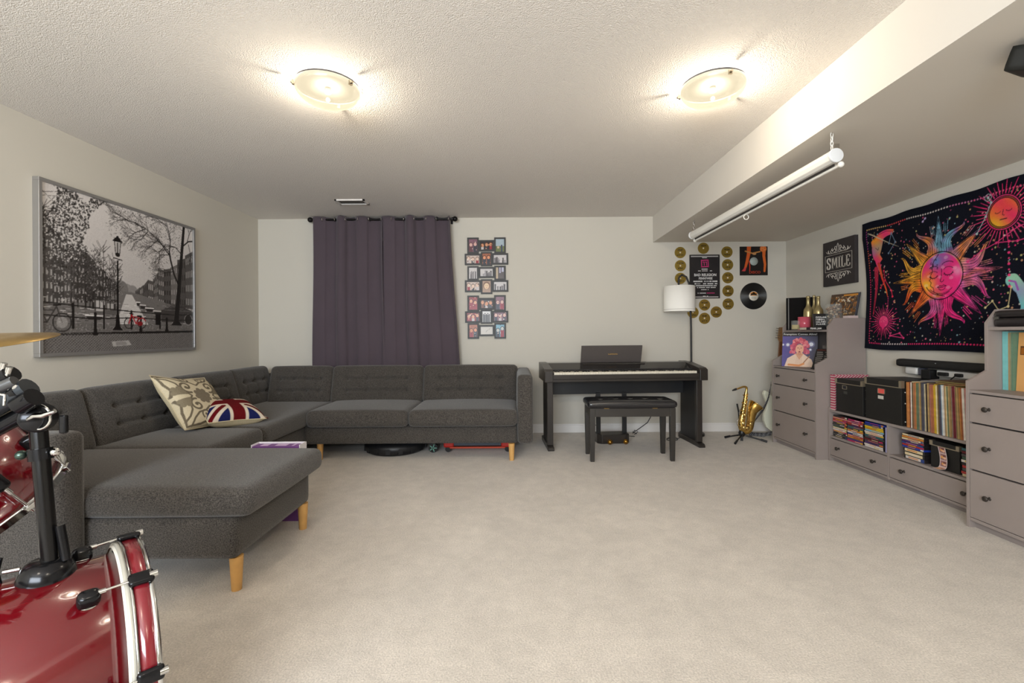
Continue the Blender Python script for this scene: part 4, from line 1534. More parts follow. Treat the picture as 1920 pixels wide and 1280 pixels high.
# ------------------------------------------------------------------ cases in the open shelves
CASE = {'black': (34, 30, 32), 'red': (168, 44, 40), 'pink': (196, 104, 110), 'white': (214, 206, 200), 'salmon': (206, 132, 110), 'dark grey': (70, 66, 66), 'green': (60, 84, 66), 'magenta': (176, 40, 96), 'maroon': (96, 30, 36), 'teal': (52, 96, 104),
        'orange': (206, 130, 48), 'blue': (44, 66, 130), 'purple': (84, 52, 110), 'yellow': (218, 184, 40), 'cream': (218, 200, 160), 'pale blue': (130, 176, 200), 'lavender': (160, 158, 200), 'royal blue': (36, 56, 150)}
KM = {k: mat('case_' + k.replace(' ', '_'), v, .3, coat=.3) for k, v in CASE.items()}
CLR = mat('clear_case', (190, 190, 186), .15)


def case_stack(where, xf, y0, y1, z, cols_, th0, cat='DVD case', name='dvd_case', depth=.135, wide=None, group=None, jit=.004):
    n = len(cols_)
    tot = sum(th0 for c in cols_)
    zz = z
    for k, c in enumerate(cols_):           # from the bottom up
        idx = n - 1 - k
        pos = 'topmost' if idx == 0 else 'lowest' if k == 0 else ORD[idx] + ' from the top'
        L = '%s %s, %s in the %s' % (c, cat, pos, where)
        x = xf + random.uniform(-jit, jit)
        ya, yb = y0 + random.uniform(0, jit), y1 - random.uniform(0, jit)
        t = thing(name, uniq(L), 'case', (x + depth / 2, (ya + yb) / 2, zz), 0, group)
        MB().box(x, x + depth, ya, yb, zz + .0004, zz + th0 - .0004).build('shell', KM['royal blue' if c == 'royal blue' else 'black'], t, bevel=.0008, segs=1)
        e_ = .006 if name == 'video_tape' else .0012
        MB().box(x - .0004, x + .001, ya + e_ * 2, yb - e_ * 2, zz + .0006 + e_ * .5, zz + th0 - .0006 - e_ * .5).build('spine_insert', KM[c], t)
        ink = KM[random.choice([q for q in ('white', 'yellow', 'red', 'black', 'orange', 'cream', 'pink', 'blue') if q != c])]
        mb = MB()
        L0 = ya + (yb - ya) * random.uniform(.15, .4)
        w = (yb - ya) * random.uniform(.25, .5)
        q = L0
        while q < L0 + w:
            mb.box(x - .0010, x - .0003, q, q + .006, zz + th0 * .30, zz + th0 * .70)
            q += .009
        mb.build('spine_print', ink, t)
        if random.random() < .5:
            MB().box(x - .0009, x - .0003, ya + .004, ya + random.uniform(.015, .04), zz + .002, zz + th0 - .002).build('spine_badge', KM[random.choice(('red', 'white', 'orange', 'magenta', 'blue', 'yellow'))], t)
        zz += th0
    return zz


DZ = .2262
case_stack('left stack on the bench', BXF + .022, 3.848, 4.022, DZ, ['black', 'dark grey', 'black', 'salmon', 'white', 'cream', 'green', 'dark grey', 'dark grey', 'pink', 'red', 'salmon', 'black'], .0143, group='left stack of DVD cases')
case_stack('middle stack on the bench', BXF + .018, 3.662, 3.842, DZ, ['magenta', 'purple', 'orange', 'salmon', 'blue', 'white', 'orange', 'dark grey', 'teal', 'maroon', 'red', 'pink', 'magenta'], .0143, group='middle stack of DVD cases')
case_stack('right stack beside the bench divider', BXF + .014, 3.458, 3.650, DZ, ['white', 'white', 'purple', 'dark grey', 'maroon', 'dark grey', 'teal', 'cream', 'white', 'pale blue', 'yellow', 'yellow', 'blue', 'royal blue'], .0142, group='right stack of DVD cases')
mb = MB().box(BXF + .012, BXF + .150, 3.426, 3.440, DZ, DZ + .190)
one('dvd_case', uniq('lavender DVD case standing upright against the bench divider'), 'case', mb, KM['lavender'])
# second shelf
z = case_stack('tape pile right of the divider', BXF + .030, 3.128, 3.300, DZ, ['white', 'cream', 'cream'], .0262, cat='video tape', name='video_tape', depth=.10, group='video tapes')
case_stack('pile lying on the video tapes', BXF + .030, 3.134, 3.315, z, ['royal blue', 'red', 'blue', 'purple', 'cream', 'orange', 'cream'], .0142, group='DVD cases on the video tapes')
case_stack('stack beside the near tall unit', BXF + .028, LY0 + th + .012, 2.872, DZ, ['cream', 'red', 'dark grey', 'red', 'black', 'white', 'green', 'dark grey', 'maroon', 'teal'], .0180, group='stack of cases by the near unit')
bb = lidded_box('small_box', 'small black lidded box on the right bench shelf with a photo strip', BXF + .030, 3.02, 2.885, 3.092, DZ, .405, .032, None, None)
# photo strip curling out of the small box
p = Paint(.052, .22, 420, (216, 200, 196))
for k in range(4):
    p.rect(.006, .008 + k * .053, .046, .055 + k * .053, random.choice([(196, 150, 130), (150, 110, 110), (190, 160, 170)]))
    p.disc(.018 + .006 * (k % 2), .03 + k * .053, .010, (222, 160, 90)); p.disc(.034, .026 + k * .053, .010, (226, 180, 150)); p.disc(.033, .04 + k * .053, .011, (110, 60, 50), ry=.006)
def curl(P):
    Q = P.copy(); t_ = P[:, 1] / .22
    Q[:, 1] = P[:, 1] * (0.35 + .55 * t_)
    a = t_ * 1.0
    Q[:, 1] = np.where(t_ < .2, .004 + P[:, 1] * .15, .010 + (P[:, 1] - .044) * .80)
    Q[:, 2] = .040 * np.clip(1 - t_ / .30, 0, 1) ** 1.6 * 1.0 + .006 * np.sin(t_ * 4) + .002
    Q[:, 0] = P[:, 0] + .022 * np.sin(t_ * math.pi * 1.1)
    return Q
ps_ = p.sheet('photo_strip', frame((BXF + .028, 3.030, DZ + .002), (0, -1, 0), (0, 0, 1)), None, .4, fn=curl)
tag(ps_, 'curled strip of small photos hanging from the small black box lid', 'photo strip')

# ------------------------------------------------------------------ soundbar, shelf and plugs on the right wall
sb = thing('soundbar', 'long black soundbar mounted on the right wall under the tapestry', 'soundbar', (3.09, 3.25, .865))
soft('bar_body', (.07, .88, .060), .02, .016, T(3.100, 3.215, .896), mat('soundbar_cloth', (26, 26, 26), .7, bump=(500, .4, .001)), sb)
MB().box(3.062, 3.066, 3.30, 3.306, .905, .911).build('indicator', mat('tiny_grey', (150, 150, 150), .4), sb)
ps = thing('power_strip', 'white power strip with two black plugs on the wall below the soundbar', 'power strip', (3.12, 3.1, .80))
MB().box(3.10, XR, 2.70, 3.335, .812, .858).build('strip_body', mat('off_white_plastic', (216, 214, 210), .4), ps, bevel=.006)
MB().box(3.070, 3.10, 3.235, 3.300, .820, .846).build('plug', BLK, ps, bevel=.005)
MB().box(3.072, 3.10, 3.13, 3.175, .822, .846).build('plug', BLK, ps, bevel=.006)
MB().tube([(3.085, 3.175, .83), (3.075, 3.20, .80), (3.085, 3.20, .77), (3.11, 3.19, .72), (3.12, 3.18, .60)], .004, 8).build('cable', BLK, ps)
ad = thing('wall_adapter', 'small white adapter plugged into the wall under the soundbar end', 'adapter', (3.12, 3.52, .82))
soft('adapter_body', (.05, .11, .062), .015, .014, T(3.115, 3.545, .838), mat('off_white_plastic', (216, 214, 210), .4), ad)
soft('prongs_base', (.045, .05, .058), .015, .008, T(3.12, 3.465, .834), mat('slate_plastic', (88, 90, 104), .4), ad)
bx_ = MB().box(3.06, 3.135, 3.345, 3.42, .785, .858)
one('black_adapter', 'black power adapter hanging between the white adapter and the power strip', 'adapter', bx_, BLK, bevel=.006)

# ------------------------------------------------------------------ items on the far unit
S1 = 1.164    # raised shelf
C1 = .800     # counter
al = thing('record_album', 'black record album standing on end at the far end of the raised shelf', 'record album', (2.9, 4.62, S1))
MB(frame((2.825, 4.715, S1), (.82, -.57, 0), (0, 0, 1))).box(0, .26, 0, .335, -.02, 0).build('album_body', mat('album_black', (24, 22, 22), .85, spec=.1), al, bevel=.002)
MB(frame((2.825, 4.715, S1), (.82, -.57, 0), (0, 0, 1))).box(.018, .026, .006, .329, 0, .001).build('spine_line', mat('bronze_line', (70, 62, 50), .4), al)
BGOLD = mat('gold_bottle_paint', (176, 160, 116), .32, .7)
def bottle(x, y, label, h=.29, r=.036):
    mb = MB().lathe([(0, 0), (r * .95, 0), (r, .004), (r, h * .52), (r * .93, h * .60), (r * .55, h * .68), (r * .40, h * .74), (r * .36, h * .93), (r * .42, h * .94), (r * .42, h * .985), (r * .34, h), (0, h)], (x, y, S1), (0, 0, 1), 28)
    return one('gold_bottle', label, 'bottle', mb, BGOLD, 'gold bottles on the far unit')
def on(px, X=None, Y=None): return W(px, 600, X=X, Y=Y)
b1 = W(1515.5, 600, Y=4.46); b2 = W(1526.5, 600, Y=4.50); b3 = W(1534.5, 600, Y=4.36)
bottle(b1.x, b1.y, 'gold painted bottle leftmost of the three on the far unit', .335, .041)
bottle(b2.x, b2.y, 'slim gold painted bottle standing in the middle of the three', .345, .030)
bottle(b3.x, b3.y, 'gold painted bottle behind the small framed saying', .325, .040)
def candle(x, y, r, h, glass, wax, label):
    t = thing('jar_candle', label, 'candle', (x, y, S1))
    MB().lathe([(0, 0), (r, 0), (r, h), (r - .003, h), (r - .003, .006), (0, .006)], (x, y, S1), (0, 0, 1), 28).build('glass_jar', glass, t)
    MB().lathe([(0, .008), (r - .005, .008), (r - .005, h * .55), (0, h * .55)], (x, y, S1), (0, 0, 1), 24).build('wax', wax, t)
    MB().cyl((x, y, S1 + h * .55), (x, y, S1 + h * .66), .0012, n=6).build('wick', BLK, t)
gls = mat('clear_glass', (236, 240, 236), .05)
gls.node_tree.nodes['Principled BSDF'].inputs['Alpha'].default_value = .07
c1 = W(1491.5, 600, Y=4.30); c2 = W(1508, 600, Y=4.42)
candle(c1.x, c1.y, .037, .090, gls, mat('straw_wax', (176, 160, 106), .5), 'clear glass jar candle with straw coloured wax at the shelf edge')
candle(c2.x, c2.y, .055, .128, mat('pink_glass', (206, 90, 108), .12), mat('pink_wax', (226, 150, 150), .5), 'wide pink glass jar candle behind the clear one')
# books lying flat
def lying_book(px, Y, z, w, d, h, rot, cover, name, label, letter=None, lm=None, group=None):
    c = W(px, 600, Y=Y)
    M_ = T(c.x, c.y, z) @ Matrix.Rotation(rot, 4, 'Z')
    t = thing(name, uniq(label), 'book', (c.x, c.y, z), rot, group)
    MB(M_).box(-w / 2 + .003, w / 2 - .003, -d / 2 + .002, d / 2 - .003, .0015, h - .0015).build('pages', mat('paper_pages', (214, 206, 190), .7), t)
    mb = MB(M_); mb.box(-w / 2, w / 2, -d / 2, d / 2, 0, .0015); mb.box(-w / 2, w / 2, -d / 2, d / 2, h - .0015, h); mb.box(-w / 2, w / 2, -d / 2, -d / 2 + .002, 0, h)
    mb.build('cover', cover, t)
    if letter:
        lettering('lettering', letter, h * .85, M_ @ frame((-w * .14, -d / 2 - .0003, h * .5), (1, 0, 0), (0, 0, 1)), lm, t, width=w * .42, bold=.0004)
    return t
lying_book(1529, 4.20, S1, .22, .14, .024, R(-8), mat('book_black', (26, 24, 26), .4), 'book', 'black book with white spine letters lying at the raised shelf edge', 'PEARL JAM', WINK)
# framed saying
fs = thing('small_sign', 'small black framed sign with white hand lettering in front of the gold bottles', 'sign', (2.86, 4.2, S1 + .024))
c = W(1539.5, 596, Y=4.19)
Mf = T(c.x, c.y, S1 + .0245) @ Matrix.Rotation(R(-14), 4, 'Z') @ Matrix.Rotation(R(-8), 4, 'X')
mb = MB(Mf)
w, h, b = .125, .125, .014
for q in ((-w / 2, w / 2, 0, b), (-w / 2, w / 2, h - b, h), (-w / 2, -w / 2 + b, b, h - b), (w / 2 - b, w / 2, b, h - b)):
    mb.box(q[0], q[1], -.010, .010, q[2], q[3])
mb.build('frame', BLK, fs)
MB(Mf).box(-w / 2 + b, w / 2 - b, -.004, .004, b, h - b).build('panel', mat('sign_black', (32, 30, 30), .5), fs)
mb = MB(Mf)
random.seed(5)
for r_ in range(4):
    x = -.040
    while x < .036:
        ww = random.uniform(.006, .012)
        z = .028 + r_ * .021
        mb.box(x, x + .003, -.0046, -.004, z - .007, z + .007)
        mb.box(x, x + ww, -.0046, -.004, z + random.choice((-.006, .004)), z + random.choice((-.003, .007)) + .001)
        if random.random() < .6: mb.box(x + ww - .003, x + ww, -.0046, -.004, z - .007, z + .007)
        x += ww + .004
mb.build('lettering', WINK, fs)
# glass vase with stones
vz = thing('glass_jar', 'clear glass jar of brown pebbles in front of the leaning collage sleeve', 'jar', (3.0, 4.18, S1))
c = W(1563.5, 600, Y=4.155)
MB().lathe([(.05, 0), (.066, .01), (.068, .05), (.068, .20), (.060, .235), (.058, .235), (.065, .20), (.065, .05), (.06, .014), (0, .012)], (c.x, c.y, S1), (0, 0, 1), 28).build('jar_glass', gls, vz)
PEB = [mat('pebble_%d' % k, q, .3) for k, q in enumerate([(120, 84, 56), (150, 118, 86), (70, 46, 34), (176, 156, 130)])]
for k in range(90):
    a = random.random() * 6.28; rr = .048 * math.sqrt(random.random()); zz = S1 + .026 + .185 * k / 90
    MB().ball((c.x + rr * math.cos(a), c.y + rr * math.sin(a), zz), .0145, (1, .9, .75), 8).build('pebble', PEB[k % 4], vz)
# leaning collage sleeve
p = Paint(1, 1.08, 150, (92, 74, 58))
cols_ = [(150, 96, 48), (190, 130, 70), (60, 50, 50), (206, 176, 130), (120, 76, 46), (84, 84, 96), (170, 110, 60), (222, 210, 190), (56, 42, 36)]
for k in range(260):
    x, y = random.random(), random.random() * 1.08
    a = random.random() * 6.28; L = random.uniform(.02, .10)
    p.line((x, y), (x + L * math.cos(a), y + L * math.sin(a)), random.uniform(.01, .05), random.choice(cols_), .9)
p.rect(0, 1.0, 1, 1.08, (84, 66, 54)); p.rect(.45, 1.0, .95, 1.05, (206, 140, 60))
p.rect(.93, 0, 1, 1.08, (70, 72, 84))
p.noise(.04)
cl_ = thing('record_sleeve', 'brown collage record sleeve leaning against the wall on the far unit', 'record sleeve', (3.08, 4.22, S1))
Mc = frame((3.022, 4.405, S1 + .001), (.14, -.99, 0), (.20, .03, .98))
MB(Mc).box(0, .315, 0, .345, -.004, 0).build('card', BLK, cl_)
p.sheet('cover_print', Mc @ T(0, 0, .0006) @ Matrix.Diagonal((.315, .345 / 1.08, 1, 1)), cl_, .35)
# small white cards on the top edge of the unit
c = W(1594, 594, Y=4.10)
mb = MB(T(c.x, 4.095, S1) @ Matrix.Rotation(R(10), 4, 'Z')).box(-.05, .05, -.03, .03, 0, .125)
one('card_box', 'small white and red box at the near end of the raised shelf', 'box', mb, mat('white_red_card', (226, 206, 202), .5), bevel=.001)

# --- counter of the far unit
ap = thing('record_album', 'record album with a pink haired singer on the cover on the far unit counter', 'record album', (2.83, 4.5, C1))
p = Paint(1, 1.1, 190, (70, 68, 74))
p.rect(0, 0, 1, 1.1, lambda X, Y: np.stack([.30 + .08 * (1 - X), .30 + .05 * (1 - X), .36 + .26 * (1 - X)], -1))
p.rect(0, .98, 1, 1.1, (46, 42, 42))
for x, y, r in ((.16, .70, .045), (.02, .70, .03), (.82, .72, .06), (.80, .55, .03)):
    p.disc(x, y, r * 1.7, (150, 150, 190), .5); p.disc(x, y, r, (224, 226, 236))
for k in range(90):
    a = random.uniform(-.4, 3.54); rr = random.uniform(.12, .25)
    p.disc(.50 + rr * math.cos(a), .66 + rr * math.sin(a) * .95, random.uniform(.03, .05), random.choice([(216, 96, 116), (226, 120, 130), (196, 76, 96), (232, 150, 146)]))
for k in range(50):
    x = random.choice((random.uniform(.24, .36), random.uniform(.64, .76)))
    p.disc(x, random.uniform(.42, .68), .04, random.choice([(206, 90, 120), (220, 120, 136), (190, 80, 104)]))
p.poly([(.08, 0), (.16, .26), (.34, .38), (.44, .44), (.58, .44), (.68, .36), (.84, .24), (.92, 0)], (236, 206, 184))
p.poly([(.38, .42), (.50, .22), (.62, .42)], (222, 160, 128)); p.disc(.50, .56, .115, (236, 178, 150), ry=.16); p.rect(.45, .36, .55, .46, (214, 150, 124))
p.disc(.455, .60, .018, (110, 60, 60), ry=.012); p.disc(.545, .60, .018, (110, 60, 60), ry=.012); p.disc(.50, .48, .03, (150, 60, 60), ry=.018); p.line((.5, .59), (.505, .53), .014, (206, 140, 116))
p.path([(.60, .10), (.70, .24), (.78, .34)], .03, (170, 120, 90)); p.path([(.2, .06), (.5, .04), (.62, .10)], .06, (226, 150, 96))
for k in range(5): p.line((.44 + k * .03, .38), (.40 + k * .04, .10), .008, (214, 176, 150))
p.noise(.03)
Ma = frame((2.722, 4.625, C1 + .0005), (.69, -.724, 0), (.10, .095, .99))
MB(Ma).box(0, .308, 0, .343, -.005, 0).build('card', BLK, ap)
p.sheet('cover_print', Ma @ T(0, 0, .0006) @ Matrix.Diagonal((.308, .343 / 1.1, 1, 1)), ap, .35)
lettering('lettering', 'Frampton Comes Alive!', .026, Ma @ T(.154, .325, .0012), WINK, ap, width=.29, bold=.0003)
# tilted dark display case
dc = thing('cassette_case', 'dark tilted case of grey striped cassette spines in front of the record album', 'case', (2.80, 4.2, C1))
Md = frame((2.770, 4.235, C1 + .012), (.60, -.80, 0), (.42, .30, .80))
MB(Md).box(0, .155, 0, .205, -.035, 0).build('case_body', mat('case_dark', (38, 36, 36), .35), dc, bevel=.004)
mb = MB(Md)
for r_ in range(8):
    for q in range(2):
        mb.box(.012 + q * .068 + random.uniform(0, .01), .070 + q * .068 - random.uniform(0, .012), .016 + r_ * .021, .026 + r_ * .021, .0, .0012)
mb.build('spine_strip', mat('spine_grey', (120, 114, 108), .4), dc)
MB(Md).box(.01, .145, .185, .2, 0, .001).build('title_strip', mat('spine_brown', (84, 44, 38), .4), dc)
mb = MB().box(2.765, 2.90, 4.10, 4.24, C1, C1 + .012)
one('case_stand', 'flat dark tray under the tilted cassette case on the far unit', 'tray', mb, mat('case_dark', (38, 36, 36), .35))
zz = C1
for k in range(9):
    hh = random.uniform(.016, .034)
    cc = random.choice([(70, 68, 66), (96, 94, 92), (44, 42, 42), (140, 134, 130), (60, 58, 60)])
    pos = 'lowest' if k == 0 else 'topmost' if k == 8 else ORD[k] + ' from below'
    mb = MB(T(2.995, 4.18, zz) @ Matrix.Rotation(R(random.uniform(-3, 3)), 4, 'Z')).box(-.09, .09, -.10, .10, .0002, hh)
    one('book', uniq('grey book lying in the pile under the raised shelf, ' + pos), 'book', mb, mat('book_grey_%d' % cc[0], cc, .5), 'pile of books on the far unit counter')
    zz += hh

# --- near unit
tt = thing('record_player_case', 'black closed record player case on top of the near tall unit', 'record player case', (2.95, 2.45, S1))
xa, xb, ya, yb = 2.775, 3.06, 2.10, 2.630
soft('case_base', (xb - xa, yb - ya, .052), .02, .014, T((xa + xb) / 2, (ya + yb) / 2, S1 + .026), mat('case_black', (24, 24, 24), .45, bump=(200, .15, .001)), tt)
soft('case_lid', (xb - xa, yb - ya, .042), .02, .014, T((xa + xb) / 2, (ya + yb) / 2, S1 + .074), mat('case_black', (24, 24, 24), .45), tt)
for y in (2.61, 2.44):
    MB().box(xa - .003, xa + .004, y - .012, y + .012, S1 + .044, S1 + .060).build('latch', mat('latch_grey', (110, 110, 106), .3, .8), tt)
def standing(label, y, t_, c, h=.34, w=.31, x0=2.80, group='records standing on the near unit'):
    mb = MB().box(x0, x0 + w, y - t_, y, C1 + .0003, C1 + h)
    return one('record', uniq(label), 'record', mb, c, group)
y = 2.636
for lbl, t_, cc, hh in (('thick teal album standing at the far end of the near unit counter', .030, (120, 190, 190), .338), ('thin tan record standing behind the teal album', .006, (170, 140, 96), .33), ('thin olive record standing third from the teal album', .008, (140, 140, 110), .333),
                        ('thin green record standing between the olive and orange covers', .008, (96, 130, 108), .328)):
    mb = None
    standing(lbl, y, t_, mat('sleeve_near_%d' % cc[0], cc, .5, noise=(40, .08, 4)), hh, x0=2.835)
    y -= t_ + .001
oc = thing('record_sleeve', 'large plain orange record sleeve with a small square picture on the near unit counter', 'record sleeve', (2.9, 2.4, C1))
Mo = frame((2.848, y - .002, C1 + .0005), (.05, -.995, 0), (.06, 0, .998))
MB(Mo).box(0, .315, 0, .332, -.008, 0).build('card', mat('orange_sleeve', (212, 158, 96), .55, noise=(6, .04, 3)), oc)
p = Paint(.05, .05, 700, (96, 60, 30))
p.disc(.035, .032, .013, (240, 200, 110)); p.rect(.004, .004, .02, .04, (150, 90, 30)); p.rect(.02, .006, .03, .02, (60, 30, 24)); p.noise(.05)
p.sheet('small_picture', Mo @ T(.012, .205, .0008), oc, .4)

# ================================================================== SMILE CANVAS
sm_ = thing('canvas_sign', 'square dark canvas with the word SMILE in white letters and scrolls', 'canvas', (XR, 4.39, 1.60))
a = W(1543, 458, X=XR - .035); b_ = W(1603, 530, X=XR - .035)
y0_, y1_ = b_.y, a.y
z0_, z1_ = 1.598, 2.035
MB().box(XR - .035, XR, y0_, y1_, z0_, z1_).build('canvas_box', mat('canvas_dark', (50, 45, 46), .7, noise=(5, .12, 4)), sm_, bevel=.002)
MS = frame((XR - .0355, (y0_ + y1_) / 2, (z0_ + z1_) / 2), (0, -1, 0), (0, 0, 1))
CHK = mat('chalk_white', (198, 190, 180), .8)
def slab(parent):
    H2, e = .056, .0012
    def letter(boxes, x0):
        mb = MB(MS)
        for a, b, c, d in boxes: mb.box(x0 + a, x0 + b, c, d, .0, e)
        mb.build('letter', CHK, parent)
    x = -.155
    mb = MB(MS)
    pts = [(.047, .026), (.047, .044), (.034, .052), (.018, .052), (.008, .040), (.008, .022), (.016, .008), (.036, -.006), (.046, -.020), (.046, -.040), (.036, -.052), (.018, -.052), (.007, -.044), (.006, -.026)]
    mb.tube([(x + a, b, .001) for a, b in pts], [.0075] * 14, 8)
    mb.box(x + .040, x + .054, .016, .054, 0, e); mb.box(x - .001, x + .013, -.054, -.016, 0, e)
    mb.build('letter', CHK, parent)
    x = -.088
    mb = MB(MS)
    mb.box(x, x + .022, -H2, -H2 + .010, 0, e); mb.box(x + .058, x + .080, -H2, -H2 + .010, 0, e)
    mb.box(x + .004, x + .018, -H2, H2, 0, e); mb.box(x + .062, x + .076, -H2, H2, 0, e)
    mb.box(x, x + .020, H2 - .010, H2, 0, e); mb.box(x + .060, x + .080, H2 - .010, H2, 0, e)
    for s in (0, 1):
        q = [(.012, H2), (.026, H2), (.044, -.03), (.036, -.03)]
        if s: q = [(.080 - a, b) for a, b in q][::-1]
        mb.prism([(x + a, b, 0) for a, b in q], (0, 0, e))
    mb.build('letter', CHK, parent)
    letter([(.0, .028, -H2, -H2 + .010), (.0, .028, H2 - .010, H2), (.006, .022, -H2, H2)], .002)
    letter([(.0, .056, -H2, -H2 + .010), (.0, .026, H2 - .010, H2), (.005, .020, -H2, H2), (.046, .056, -H2, -.022)], .040)
    letter([(.0, .056, -H2, -H2 + .010), (.0, .056, H2 - .010, H2), (.005, .020, -H2, H2), (.046, .056, -H2, -.026), (.046, .056, .026, H2), (.02, .036, -.005, .005), (.032, .040, -.014, .014)], .102)
slab(sm_)
def orn(parent):
    mb = MB(MS)
    for s in (1, -1):
        mb.box(-.18, .18, s * .080 - .0015, s * .080 + .0015, 0, .001)
        for q in (-1, 1):
            def sp(cx, cy, r, a0, turns, sg, r1=.003):
                pts = []
                for k in range(22):
                    t_ = k / 21
                    rr = r * (1 - .8 * t_)
                    an = a0 + sg * t_ * turns * 6.28
                    pts.append((q * (cx + rr * math.cos(an)), s * (cy + rr * math.sin(an)), .0012))
                mb.tube(pts, [r1 * (1 - .3 * k / 21) for k in range(22)], 6)
            sp(.045, .115, .026, 0, .9, 1, .0036); sp(.090, .112, .020, 3.1, .9, -1, .0032); sp(.030, .150, .018, 4.7, .8, 1, .0030)
            mb.tube([(q * x, s * y, .0012) for x, y in ((.01, .095), (.06, .100), (.11, .098), (.15, .108), (.165, .125))], [.003, .0035, .003, .003, .0018], 6)
            mb.tube([(q * x, s * y, .0012) for x, y in ((.12, .10), (.135, .118), (.128, .135))], [.004, .005, .002], 6)
            mb.tube([(q * x, s * y, .0012) for x, y in ((.07, .115), (.085, .135), (.075, .148))], [.003, .005, .002], 6)
            mb.tube([(q * x, s * y, .0012) for x, y in ((.009, .10), (.016, .14), (.008, .168), (0.001, .185))], [.0022, .003, .0025, .0015], 6)
    mb.box(-.182, -.178, -.08, .08, 0, .001); mb.box(.178, .182, -.08, .08, 0, .001)
    return mb.build('scroll_ornament', CHK, parent)
orn(sm_)

# ================================================================== TAPESTRY
TW, TH = 1.50, 1.10
A = Paint(TW, TH, 270, (20, 22, 32))
SX, SY = .725, .548
ANG = [(-180, (236, 160, 50)), (-150, (226, 92, 44)), (-125, (222, 120, 56)), (-108, (196, 96, 150)), (-90, (234, 54, 126)), (-60, (236, 48, 128)), (-35, (206, 60, 132)), (-22, (190, 96, 150)), (-5, (214, 110, 110)), (8, (206, 96, 150)), (25, (206, 140, 120)), (45, (226, 130, 66)), (62, (150, 110, 170)), (75, (112, 160, 184)), (92, (116, 160, 180)), (108, (196, 120, 120)), (125, (226, 140, 52)), (150, (232, 172, 64)), (180, (236, 160, 50))]
def field(X, Y):
    a = np.degrees(np.arctan2(Y - SY, X - SX))
    out = np.zeros(X.shape + (3,))
    xs = [q[0] for q in ANG]
    wob = a + 8 * np.sin(37 * X + 11 * Y) + 6 * np.sin(53 * Y - 17 * X)
    wob = np.clip(wob, -180, 180)
    for k in range(3):
        out[..., k] = np.interp(wob, xs, [q[1][k] for q in ANG]) / 255.0
    v = 1 + .16 * np.sin(61 * X + 29 * Y) * np.sin(47 * Y - 13 * X)
    return np.clip(out * v[..., None], 0, 1)
def corner_col(c1, c2, c3):
    def f(X, Y):
        t = (.5 + .5 * np.sin(21 * X + 17 * Y + 2))[..., None]; u = (.5 + .5 * np.sin(33 * Y - 9 * X))[..., None]
        return ((np.array(c1) * t + np.array(c2) * (1 - t)) * (1 - .5 * u) + np.array(c3) * .5 * u) / 255.
    return f
PKC = corner_col((236, 44, 110), (220, 60, 120), (240, 90, 130))
DK = (22, 20, 32)
# stars
starc = [(214, 206, 190), (206, 150, 110), (220, 80, 130), (200, 190, 120), (150, 190, 200), (230, 110, 130)]
A.dots(520, .05, TW - .05, .06, TH - .07, .0025, .0070, starc, a=.9)
# border dots
x = .055
while x < TW - .05:
    c = (206, 170, 110) if x < .26 else (200, 70, 70) if x < .45 else (206, 196, 190) if x < .8 else (190, 110, 150) if x < 1.1 else (214, 90, 120)
    A.disc(x, TH - .068, .0065, c); A.disc(x, .052, .0065, (206, 190, 190) if .2 < x < .45 else (226, 50, 110)); x += .021
y = .07
while y < TH - .07:
    A.disc(.048, y, .0062, (206, 50, 90) if y < .7 else (200, 90, 60) if y < .85 else (150, 60, 120)); A.disc(TW - .048, y, .0062, (206, 60, 90)); y += .021
# sun rays
def polar(r, a, ox=SX, oy=SY): return (ox + r * math.cos(a), oy + r * math.sin(a))
for k in range(16):
    a = R(90 + 22.5 * k)
    if k % 2 == 0:
        L = .43 if k % 4 == 0 else .40
        A.poly([polar(.15, a - .42), polar(L + .012, a), polar(.15, a + .42)], field)
        A.path([polar(.16, a - .34), polar(L - .01, a), polar(.16, a + .34)], .005, DK)
        for d in (-.2, -.1, 0, .1, .2):
            A.line(polar(.165, a + d), polar(.165 + (L - .19) * (1 - abs(d) * 3.4) + .02, a + d * .18), .0026, DK)
        for d in (-.16, -.12, .12, .16, .2, -.2):
            r0 = random.uniform(.27, .32)
            A.line(polar(r0, a + d), polar(r0 + random.uniform(.06, .10), a + d * .9), .0042, field)
    else:
        s = 1 if (k // 2) % 2 else -1
        pts, N_ = [], 18
        for i in range(N_):
            t = i / (N_ - 1)
            pts.append(polar(.15 + .245 * t, a + s * .20 * math.sin(t * 5.0) * (.4 + .6 * t) + s * .10 * t))
        for (w0, w1, c) in ((.105, .006, field),):
            A.path(pts, w0, c, w2=w1)
        A.path(pts, .0042, DK, w2=.002)
        for o_ in (-.13, .13, -.24, .24):
            q = [polar(.155 + .225 * t, a + o_ * (1 - t) ** 1.1 + s * .20 * math.sin(t * 5.0) * (.4 + .6 * t) + s * .10 * t) for t in [i / 15 for i in range(16)]]
            A.path(q, .0026, DK, w2=.0015)
A.disc(SX, SY, .176, DK); A.disc(SX, SY, .169, field)
